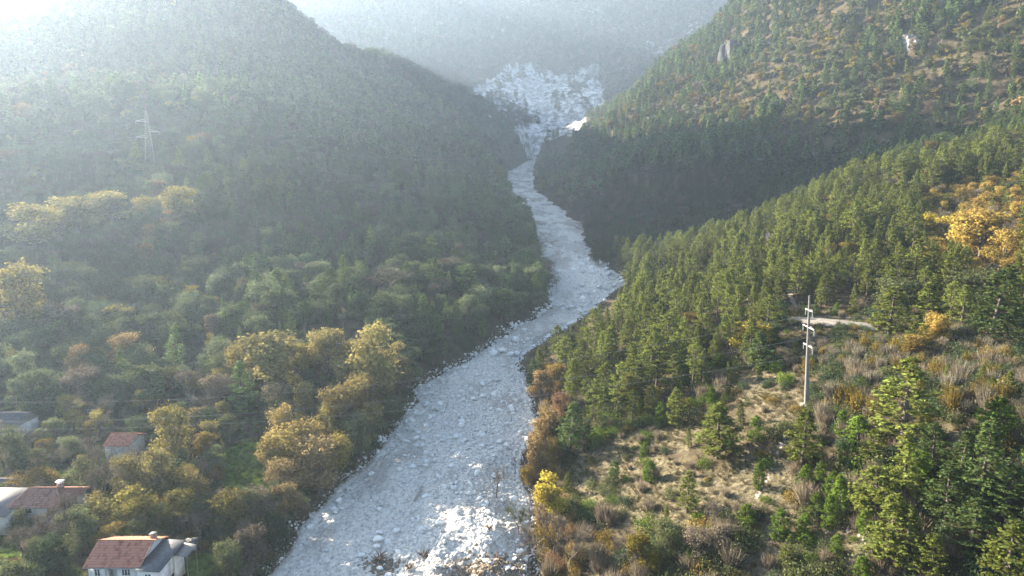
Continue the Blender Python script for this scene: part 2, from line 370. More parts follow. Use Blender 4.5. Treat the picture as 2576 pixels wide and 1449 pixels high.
# ------------------------------------------------------------------ riverbed of white limestone debris
Yr = [45.0]
while Yr[-1] < 1015: Yr.append(Yr[-1]+max(.32, Yr[-1]*.0034))
Yr = np.array(Yr); tt = np.linspace(-.02, 1.02, 131)
YY, TT = np.meshgrid(Yr, tt, indexing='ij'); LL, RRr = xl(YY), xr(YY); XX = LL+(RRr-LL)*TT
def bedz(x, y):
    L_, R_ = xl(y), xr(y); t = (x-L_)/np.maximum(R_-L_, 1)
    z = zbed(y)+.8*fbm(x*.8, y*.45, 9, 4, 81)+.5*np.abs(fbm(x, y, 3.2, 4, 85, .65))+.38*fbm(x, y, 1.1, 3, 88, .7)
    z += 1.5*sstep(-.1, .35, fbm(x+3, y*.5, 26, 2, 90))*sstep(.05, .2, t)*sstep(.98, .8, t)*.8   # gravel bars
    # heap of debris along the near right side, with a cut bank
    hp = sstep(124, 108, y)*sstep(.60, .64, t+.10*fbm(x, y, 11, 3, 95)); z += hp*(1.9+1.2*fbm(x, y, 5, 4, 97))
    edge = sstep(0, .05, t)*sstep(1, .95, t); z = z*edge+(zbed(y)+.35)*(1-edge)
    z -= 1.6*sstep(.01, -.02, t)+1.6*sstep(.99, 1.02, t)
    return z
ZZ = bedz(XX, YY)
nr_, nc_ = XX.shape; i0 = np.arange(nr_-1)[:, None]*nc_; j0 = np.arange(nc_-1)[None, :]
q = np.stack([i0+j0, i0+j0+1, i0+nc_+j0+1, i0+nc_+j0], -1).reshape(-1, 4)
tr = (XX-LL)/(RRr-LL)
brown = np.clip(sstep(104, 97, YY)*sstep(.55, .7, tr)*.9+sstep(.04, .0, tr)*.8+sstep(.97, 1., tr)*.7+sstep(.12, .4, fbm(XX, YY*.45, 12, 5, 99, .6))*.45+.6*sstep(300, 400, YY)*sstep(-.02, .22, fbm(XX, YY*.5, 9, 5, 101, .7))+.5*sstep(300,420,YY)*sstep(.3,.0,tr), 0, 1)
m, N, L = mat('limestone_debris'); out = node(N, 'ShaderNodeOutputMaterial'); b = node(N, 'ShaderNodeBsdfDiffuse')
geo = node(N, 'ShaderNodeNewGeometry')
vo = node(N, 'ShaderNodeTexVoronoi'); vo.inputs['Scale'].default_value = 1.5; L.new(geo.outputs['Position'], vo.inputs['Vector'])
nz = node(N, 'ShaderNodeTexNoise'); nz.inputs['Scale'].default_value = 1.3; nz.inputs['Detail'].default_value = 8; nz.inputs['Roughness'].default_value = .7; L.new(geo.outputs['Position'], nz.inputs['Vector'])
cr = node(N, 'ShaderNodeValToRGB'); e = cr.color_ramp.elements; e[0].position = .36; e[0].color = (.31, .285, .25, 1); e[1].position = .57; e[1].color = (.65, .61, .545, 1); L.new(nz.outputs[0], cr.inputs[0])
br = node(N, 'ShaderNodeAttribute'); br.attribute_name = 'brown'
mm = node(N, 'ShaderNodeMath'); mm.operation = 'MULTIPLY_ADD'; L.new(nz.outputs[0], mm.inputs[0]); mm.inputs[1].default_value = 1.6; mm.inputs[2].default_value = -.8
ma = node(N, 'ShaderNodeMath'); ma.operation = 'ADD'; ma.use_clamp = True; L.new(mm.outputs[0], ma.inputs[0]); L.new(br.outputs['Fac'], ma.inputs[1])
mx = node(N, 'ShaderNodeMix'); mx.data_type = 'RGBA'; L.new(ma.outputs[0], mx.inputs[0]); L.new(cr.outputs[0], mx.inputs[6]); mx.inputs[7].default_value = (.24, .19, .15, 1)
L.new(mx.outputs[2], b.inputs[0])
bp = node(N, 'ShaderNodeBump'); bp.inputs['Strength'].default_value = .9; bp.inputs['Distance'].default_value = .5; L.new(vo.outputs['Distance'], bp.inputs['Height']); bp.invert = True
L.new(bp.outputs[0], b.inputs['Normal']); L.new(b.outputs[0], out.inputs[0]); M_BED = m
riverbed = tag(obj('riverbed', mesh_np('riverbed', np.stack([XX.ravel(), YY.ravel(), ZZ.ravel()], 1), [q], [M_BED], vattr=dict(brown=brown.ravel()))), kind='structure')
# ------------------------------------------------------------------ height lookup on the built terrain
GZ = Vt[:-1, 2].reshape(nr, na); LR = np.log(rad)
def hgt(x, y):
    x = np.asarray(x, float); y = np.asarray(y, float)
    a = np.degrees(np.arctan2(x, y)); r = np.log(np.maximum(np.hypot(x, y), 22.01))
    i = np.clip(np.searchsorted(ang, a)-1, 0, na-2); fa = np.clip((a-ang[i])/(ang[i+1]-ang[i]), 0, 1)
    k = (r-LR[0])/(LR[1]-LR[0]); j = np.clip(k.astype(int), 0, nr-2); fr = np.clip(k-j, 0, 1)
    return (GZ[j, i]*(1-fa)+GZ[j, i+1]*fa)*(1-fr)+(GZ[j+1, i]*(1-fa)+GZ[j+1, i+1]*fa)*fr
def surf(x, y):
    """walkable surface: riverbed inside the banks, hillside outside"""
    x = np.asarray(x, float); y = np.asarray(y, float)
    inside = (x > xl(y)) & (x < xr(y)) & (y < 1010)
    return np.where(inside, bedz(x, y), hgt(x, y))
def hit(u, v, y0=40, y1=1500):
    a, b = ray(u, v); Y = np.exp(np.linspace(math.log(y0), math.log(y1), 1500)); d = b*Y+CAMZ-surf(a*Y, Y)
    i = int(np.argmax(d <= 0)) if np.any(d <= 0) else len(Y)-1
    return float(a*Y[i]), float(Y[i]), float(surf(a*Y[i], Y[i]))

# ------------------------------------------------------------------ plant builders
def unit(v): return v/np.maximum(np.linalg.norm(v, axis=1, keepdims=True), 1e-9)
def cards(Cn, Nn, sa, sb, g):
    """small flat leaf sprays: centre, normal, half sizes"""
    Nn = unit(Nn); t = g.normal(size=Cn.shape); a = unit(np.cross(Nn, t)); b = np.cross(Nn, a)
    sa = np.broadcast_to(np.asarray(sa, float).reshape(-1, 1), (len(Cn), 1)); sb = np.broadcast_to(np.asarray(sb, float).reshape(-1, 1), (len(Cn), 1))
    V = np.stack([Cn-a*sa, Cn-b*sb*.8+a*sa*.1, Cn+a*sa, Cn+b*sb*1.1-a*sa*.1], 1).reshape(-1, 3)
    return V, np.arange(len(V)).reshape(-1, 4)
def slivers(P, D, L, w, g):
    """thin twigs from P along D"""
    D = unit(D); a = unit(np.cross(D, g.normal(size=D.shape))); L = np.asarray(L).reshape(-1, 1)
    V = np.stack([P-a*w, P+a*w, P+D*L+a*w*.3, P+D*L-a*w*.3], 1).reshape(-1, 3)
    return V, np.arange(len(V)).reshape(-1, 4)
def pine_parts(h, r, seed, dens, tuft, z0=.16, flat=0.0, bare=.0):
    g = np.random.default_rng(seed); t = MB(); lean = g.normal(size=2)*.012*h
    n = 5; zs = np.linspace(0, h*.96, n+1); cx = np.linspace(0, 1, n+1)**2
    for k in range(n): t.tube((lean[0]*cx[k], lean[1]*cx[k], zs[k]), (lean[0]*cx[k+1], lean[1]*cx[k+1], zs[k+1]), .021*h*(1-zs[k]/h*.9), .021*h*(1-zs[k+1]/h*.9), 6, False)
    Cn, Nn, Sz = [], [], []
    z = h*z0; dz = h*.038
    while z < h*.985:
        f = (z/h-z0)/(1-z0); prof = ((1-f)**.8*(.62+.38*min(1, f*3.2)))
        if flat: prof = (1-flat)*prof+flat*(math.sin(math.pi*min(1, f*.9+.12))**.6)
        nb = int(g.integers(4, 7)) if f < .85 else 3; az0 = g.random()*6.28
        for b in range(nb):
            if g.random() < .06+bare: continue
            az = az0+b*6.28/nb+g.normal()*.3; L = r*prof*g.uniform(.65, 1.12)+.15
            d = np.array([math.cos(az), math.sin(az), 0]); rise = g.uniform(-.08, .22)+.35*f
            m = max(3, int(dens*L*(1.3 if f < .8 else 2)))
            s = g.uniform(.28, 1, m)**.75; side = g.normal(size=m)*.17*L*s; sid = np.array([-d[1], d[0], 0])
            p = d*(L*s)[:, None]+sid*side[:, None]; p[:, 2] = z+rise*L*s+g.normal(size=m)*.10+.12*L*s*s
            p[:, :2] += lean*(z/h)**2
            Cn.append(p); q = g.normal(size=(m, 3))*.55; q[:, 2] += 1.0; q += d*.35; Nn.append(q); Sz.append(tuft*g.uniform(.65, 1.3, m))
            if L > 1.2 and dens > 3: t.tube((lean[0]*(z/h)**2, lean[1]*(z/h)**2, z), d*L*.75+np.array([0, 0, z+rise*L*.75]), .05, .015, 3, False)
        z += dz*g.uniform(.75, 1.3)*(1.15 if f < .7 else .8)
    k = max(6, int(dens*2)); p = g.normal(size=(k, 3))*.15; p[:, 2] = h*g.uniform(.9, 1.0, k); Cn.append(p); q = g.normal(size=(k, 3)); Nn.append(q); Sz.append(np.full(k, tuft*.8))
    Cn = np.vstack(Cn); Nn = np.vstack(Nn); Sz = np.concatenate(Sz)
    V, Fq = cards(Cn, Nn, Sz, Sz*.62, g); lr = g.random(len(Fq))
    return t, (V, Fq, lr)
def broad_parts(h, r, seed, nl, leaf, nlobe=9, z0=.2, hollow=.55, limbs=True, twig=0):
    g = np.random.default_rng(seed); t = MB(); th = h*(z0+.12)
    t.tube((0, 0, -.3), (g.normal()*.1, g.normal()*.1, th), .028*h, .02*h, 6, False)
    Lc, Lr_ = [], []
    for k in range(nlobe):
        az = g.random()*6.28; zz = g.uniform(z0+.10, .86); rr = r*math.sqrt(max(.05, 1-((zz-.48)/.5)**2))*g.uniform(.25, .72)
        Lc.append((rr*math.cos(az), rr*math.sin(az), zz*h)); Lr_.append(r*g.uniform(.30, .52)*(1.1-.35*zz))
    Lc.append((0, 0, h*.84)); Lr_.append(r*.34)
    Lc = np.array(Lc); Lr_ = np.array(Lr_)
    if limbs:
        for c in Lc: t.tube((0, 0, th*g.uniform(.7, 1)), c, .012*h, .004*h, 4, False)
    w = Lr_**2/np.sum(Lr_**2); Cn, Nn, Lb = [], [], []
    for k in range(len(Lc)):
        m = int(nl*w[k])+2; d = unit(g.normal(size=(m, 3))); d[:, 2] = d[:, 2]*.85+.12
        rad_ = Lr_[k]*(hollow+(1-hollow)*g.random(m)**.5)*(1+.42*np.sin(d[:, 0]*6+k)*np.cos(d[:, 1]*5+d[:, 2]*6+k*2)+.16*np.sin(d[:, 0]*13+d[:, 2]*11+k))
        Cn.append(Lc[k]+d*rad_[:, None]); Nn.append(d+g.normal(size=(m, 3))*.55); Lb.append(np.full(m, g.uniform(.2, .8)))
    Cn = np.vstack(Cn); Nn = np.vstack(Nn); Lb = np.concatenate(Lb)
    ok = Cn[:, 2] > h*.06; Cn, Nn, Lb = Cn[ok], Nn[ok], Lb[ok]
    s = leaf*g.uniform(.55, 1.35, len(Cn)); V, Fq = cards(Cn, Nn, s, s*.7, g); lr = np.clip(Lb*.5+g.random(len(Fq))*.6-.05, 0, 1)
    tw = None
    if twig:
        k = g.integers(0, len(Lc), twig); d = unit(g.normal(size=(twig, 3))+np.array([0, 0, .5]))
        P = Lc[k]+d*(Lr_[k]*.3)[:, None]; tw = slivers(P, d+g.normal(size=d.shape)*.25, Lr_[k]*g.uniform(.5, 1.1, twig), .028, g)
    return t, (V, Fq, lr), tw
def bare_parts(h, seed, levels=4, spread=.55, thick=1.0, twigs=500):
    g = np.random.default_rng(seed); t = MB(); tips = []
    def grow(p, d, L, r, k):
        q = p+d*L; t.tube(p, q, r, r*.68, 5 if k < 2 else 3, False); tips.append((q, d, L))
        if k >= levels: return
        for _ in range(3 if k < 2 else 2):
            nd = d+g.normal(size=3)*spread; nd[2] += .25; nd /= np.linalg.norm(nd); grow(p+d*L*g.uniform(.55, 1), nd, L*g.uniform(.6, .82), r*.6, k+1)
    grow(np.array([0, 0, -.2]), np.array([g.normal()*.05, g.normal()*.05, 1.]), h*.34, .022*h*thick, 0)
    P = np.array([a for a, _, _ in tips]); D = np.array([b for _, b, _ in tips]); k = g.integers(len(tips)//4, len(tips), twigs)
    d = D[k]+g.normal(size=(twigs, 3))*.6+np.array([0, 0, .2])
    V, Fq = slivers(P[k], d, h*g.uniform(.05, .13, twigs), .018+.0012*h, g)
    return t, (V, Fq, g.random(len(Fq)))
def shrub_mesh(name, h, r, seed, nl, leaf, twig, upright=.6):
    g = np.random.default_rng(seed); Vs, Fs, n0 = [], [], 0
    if twig:
        az = g.random(twig)*6.28; s = g.random(twig)**.6*r*.8; P = np.stack([np.cos(az)*s*.45, np.sin(az)*s*.45, np.zeros(twig)], 1)
        D = np.stack([np.cos(az)*s, np.sin(az)*s, np.full(twig, h*upright*1.6)], 1)+g.normal(size=(twig, 3))*.25*r
        V, Fq = slivers(P+unit(D)*(g.random(twig)*h*.4)[:, None], D, h*g.uniform(.35, .75, twig), .028, g); Vs.append(V); Fs.append(Fq); n0 = len(V)
    if nl:
        d = unit(g.normal(size=(nl, 3))); d[:, 2] = np.abs(d[:, 2]); rad_ = (.45+.6*g.random(nl)**.6)*(1+.3*np.sin(4*d[:, 0]+seed)*np.cos(5*d[:, 1]))
        P = d*rad_[:, None]*np.array([r, r, h*.9]); P[:, 2] = np.maximum(P[:, 2], .05)
        V, Fq = cards(P, d+g.normal(size=d.shape)*.6, leaf*g.uniform(.6, 1.3, nl), leaf*.7*g.uniform(.6, 1.3, nl), g); Vs.append(V); Fs.append(Fq+n0)
    Fq = np.vstack(Fs); return mesh_np(name, np.vstack(Vs), [Fq], [M_LEAF], fattr=dict(lr=g.random(len(Fq))))

def trunk_mesh(t, name='trunk', m=None): return t.mesh(name, m or M_BARK)
def joined(name, t, leaf, m_t, m_l, extra=None):
    tv = np.vstack(t.v); fs = [np.vstack(x) for x in (t.f3, t.f4) if x]; nf = sum(len(f) for f in fs)
    V, Fq, lr = leaf; Vs = [tv, V]; fs4 = [Fq+len(tv)]; lrs = [np.full(nf, .5), lr]; mi = [np.zeros(nf), np.ones(len(Fq))]
    if extra is not None: Vs.append(extra[0]); fs4.append(extra[1]+len(tv)+len(V)); lrs.append(np.full(len(extra[1]), .4)); mi.append(np.ones(len(extra[1])))
    F_ = fs+[np.vstack(fs4)]
    return mesh_np(name, np.vstack(Vs), F_, [m_t, m_l], midx=np.concatenate(mi), fattr=dict(lr=np.concatenate(lrs)))
# every species: list of variants of unit design size; (trunk mesh, crown mesh, joined low-detail mesh, design height, design radius)
SPEC = {}
def add_spec(k, lst): SPEC[k] = lst
lst = []
for i in range(6):
    h, r = 12.0, (2.5, 2.9, 2.2, 3.2, 2.6, 2.4)[i]
    a = pine_parts(h, r, 100+i, 17, .19, (.14, .2, .10, .28, .16, .34)[i], (0, 0, 0, .35, 0, .5)[i], (0, .05, 0, .12, .1, .15)[i]); b = pine_parts(h, r, 200+i, 2.4, .58, (.14, .2, .10, .28, .16, .34)[i], (0, 0, 0, .35, 0, .5)[i])
    V, Fq, lr = a[1]; lst.append((trunk_mesh(a[0], m=M_PINEBARK), mesh_np('crown', V, [Fq], [M_NEEDLE], fattr=dict(lr=lr)), joined('pine_source', b[0], b[1], M_PINEBARK, M_NEEDLE), h, r, joined('pine_source', a[0], a[1], M_PINEBARK, M_NEEDLE)))
add_spec('pine', lst)
lst = []
for i in range(4):
    h, r = 6.0, (2.1, 1.75, 2.4, 1.9)[i]
    a = pine_parts(h, r, 300+i, 20, .15, .02, .35, .12); b = pine_parts(h, r, 320+i, 4, .42, .03)
    V, Fq, lr = a[1]; lst.append((trunk_mesh(a[0], m=M_PINEBARK), mesh_np('crown', V, [Fq], [M_NEEDLE], fattr=dict(lr=lr)), joined('pine_source', b[0], b[1], M_PINEBARK, M_NEEDLE), h, r, joined('pine_source', a[0], a[1], M_PINEBARK, M_NEEDLE)))
add_spec('young', lst)
lst = []
for i in range(6):
    h, r = 9.0, (3.4, 2.8, 3.9, 3.1, 2.5, 3.5)[i]
    a = broad_parts(h, r, 400+i, 4200, .165, 13+i % 3*3, (.15, .22, .1, .12, .2, .08)[i], .5, True, 240); b = broad_parts(h, r, 450+i, 420, .50, 9, .1, .5, False)
    V, Fq, lr = a[1]; tv, tf = a[2]
    lst.append((trunk_mesh(a[0]), mesh_np('crown', np.vstack([V, tv]), [np.vstack([Fq, tf+len(V)])], [M_LEAF], fattr=dict(lr=np.r_[lr, np.full(len(tf), .25)])), joined('tree_source', b[0], b[1], M_BARK, M_LEAF), h, r, joined('tree_source', a[0], a[1], M_BARK, M_LEAF, a[2])))
add_spec('broad', lst)
lst = []
for i in range(5):
    h = 9.0; a = bare_parts(h, 500+i, 5, .5, .8, 1100); b = bare_parts(h, 550+i, 3, .55, .9, 330)
    V, Fq, lr = a[1]; lst.append((trunk_mesh(a[0]), mesh_np('twigs', V, [Fq], [M_TWIG], fattr=dict(lr=lr)), joined('bare_source', b[0], b[1], M_BARK, M_TWIG), h, 3.2, joined('bare_source', a[0], a[1], M_BARK, M_TWIG)))
add_spec('bare', lst)
lst = []
for i in range(3):
    a = bare_parts(9.0, 580+i, 4, .5, 1.0, 90)
    V, Fq, lr = a[1]; lst.append((trunk_mesh(a[0]), mesh_np('twigs', V, [Fq], [M_TWIG], fattr=dict(lr=lr)), joined('bare_source', a[0], a[1], M_BARK, M_TWIG), 9.0, 2.6, joined('bare_source', a[0], a[1], M_BARK, M_TWIG)))
add_spec('dead', lst)
SHRUB = [shrub_mesh('shrub', 2.2, 1.5, 600, 420, .13, 90), shrub_mesh('shrub', 2.0, 1.8, 601, 520, .14, 60), shrub_mesh('shrub', 2.6, 1.3, 602, 120, .12, 330, .9), shrub_mesh('shrub', 2.4, 1.6, 603, 60, .12, 420, .8), shrub_mesh('shrub', 1.7, 1.6, 604, 450, .12, 120), shrub_mesh('shrub', 2.8, 1.2, 605, 300, .13, 200, 1.0)]

# ------------------------------------------------------------------ scatter (only for what nobody could count)
def group_of(objs):
    c = bpy.data.collections.new('sources')
    for k, me_ in enumerate(objs):
        o = bpy.data.objects.new('source_%02d' % k, me_); c.objects.link(o)
    return c
def scatter(name, meshes, P, scl, rz, tint, var, tilt=None):
    n_ = len(P); me_ = bpy.data.meshes.new(name); me_.vertices.add(n_); me_.vertices.foreach_set('co', np.asarray(P, np.float32).ravel())
    def put(k, t, a, f):
        at = me_.attributes.new(k, t, 'POINT'); at.data.foreach_set(f, np.ascontiguousarray(a, dtype=np.int32 if t == 'INT' else np.float32).ravel())
    scl = np.asarray(scl, float); scl = np.repeat(scl[:, None], 3, 1) if scl.ndim == 1 else scl
    rot = np.zeros((n_, 3)); rot[:, 2] = rz
    if tilt is not None: rot[:, :2] = tilt
    put('scl', 'FLOAT_VECTOR', scl, 'vector'); put('rot', 'FLOAT_VECTOR', rot, 'vector'); put('var', 'INT', var, 'value')
    put('tint', 'FLOAT_COLOR', np.c_[tint, np.ones(n_)], 'color')
    o = obj(name, me_); tag(o, kind='stuff')
    ng = bpy.data.node_groups.new(name, 'GeometryNodeTree')
    ng.interface.new_socket('Geometry', in_out='INPUT', socket_type='NodeSocketGeometry'); ng.interface.new_socket('Geometry', in_out='OUTPUT', socket_type='NodeSocketGeometry')
    N, L = ng.nodes, ng.links; gi = N.new('NodeGroupInput'); go = N.new('NodeGroupOutput')
    ci = N.new('GeometryNodeCollectionInfo'); ci.inputs['Collection'].default_value = group_of(meshes); ci.inputs['Separate Children'].default_value = True; ci.inputs['Reset Children'].default_value = True
    ip = N.new('GeometryNodeInstanceOnPoints'); ip.inputs['Pick Instance'].default_value = True
    def na_(k, t):
        x = N.new('GeometryNodeInputNamedAttribute'); x.data_type = t; x.inputs['Name'].default_value = k; return [s for s in x.outputs if s.enabled and s.name == 'Attribute'][0]
    L.new(gi.outputs[0], ip.inputs['Points']); L.new(ci.outputs[0], ip.inputs['Instance']); L.new(na_('var', 'INT'), ip.inputs['Instance Index'])
    L.new(na_('scl', 'FLOAT_VECTOR'), ip.inputs['Scale'])
    er = N.new('FunctionNodeEulerToRotation'); L.new(na_('rot', 'FLOAT_VECTOR'), er.inputs[0]); L.new(er.outputs[0], ip.inputs['Rotation'])
    L.new(ip.outputs[0], go.inputs[0])
    md = o.modifiers.new('scatter', 'NODES'); md.node_group = ng
    return o
# ------------------------------------------------------------------ the woods: where every tree stands
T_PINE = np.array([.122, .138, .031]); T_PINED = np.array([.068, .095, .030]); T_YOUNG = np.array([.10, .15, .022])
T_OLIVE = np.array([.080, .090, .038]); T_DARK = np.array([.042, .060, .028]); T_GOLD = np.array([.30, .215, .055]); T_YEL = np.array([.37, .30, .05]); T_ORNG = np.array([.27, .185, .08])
T_BROWN = np.array([.165, .133, .095]); T_GREY = np.array([.155, .135, .098]); T_PALE = np.array([.24, .20, .06]); T_RUST = np.array([.22, .135, .075])
TREES = []      # species, x, y, z, sxy, sz, rz, variant, tint, colour word, note
def put(sp, x, y, z, sxy, sz, tint, word, note=None, var=None):
    TREES.append([sp, x, y, z, sxy, sz, random.random()*6.28, random.randrange(len(SPEC[sp])) if var is None else var, np.asarray(tint)*random.uniform(.85, 1.18), word, note])
def place(sp, u, v, hpx, wpx, tint, word, note=None, var=None, y0=40):
    x, y, z = hit(u, v, y0); dist = math.sqrt(x*x+y*y+(z-CAMZ)**2); var = (random.choice((0, 1, 2, 4)) if sp == 'pine' else random.randrange(len(SPEC[sp]))) if var is None else var
    if sp == 'broad' and 620 < u < 1020 and 930 < v < 1345: hpx, wpx, tint = hpx*1.06, wpx*1.15, np.asarray(tint)*.75+np.array([.075, .068, .035])
    if sp == 'pine' and u > 1400: wpx = wpx*1.18
    if sp == 'broad' and u < 620 and v > 1000: tint = np.asarray(tint)*.7+np.array([.05, .048, .026])
    d = SPEC[sp][var]; h = hpx*dist/F/math.cos(math.atan2(CAMZ-z, y)*.9); w = (wpx or hpx*2*d[4]/d[3])*dist/F/2
    put(sp, x, y, z, w/d[4], h/d[3], tint, word, note, var)
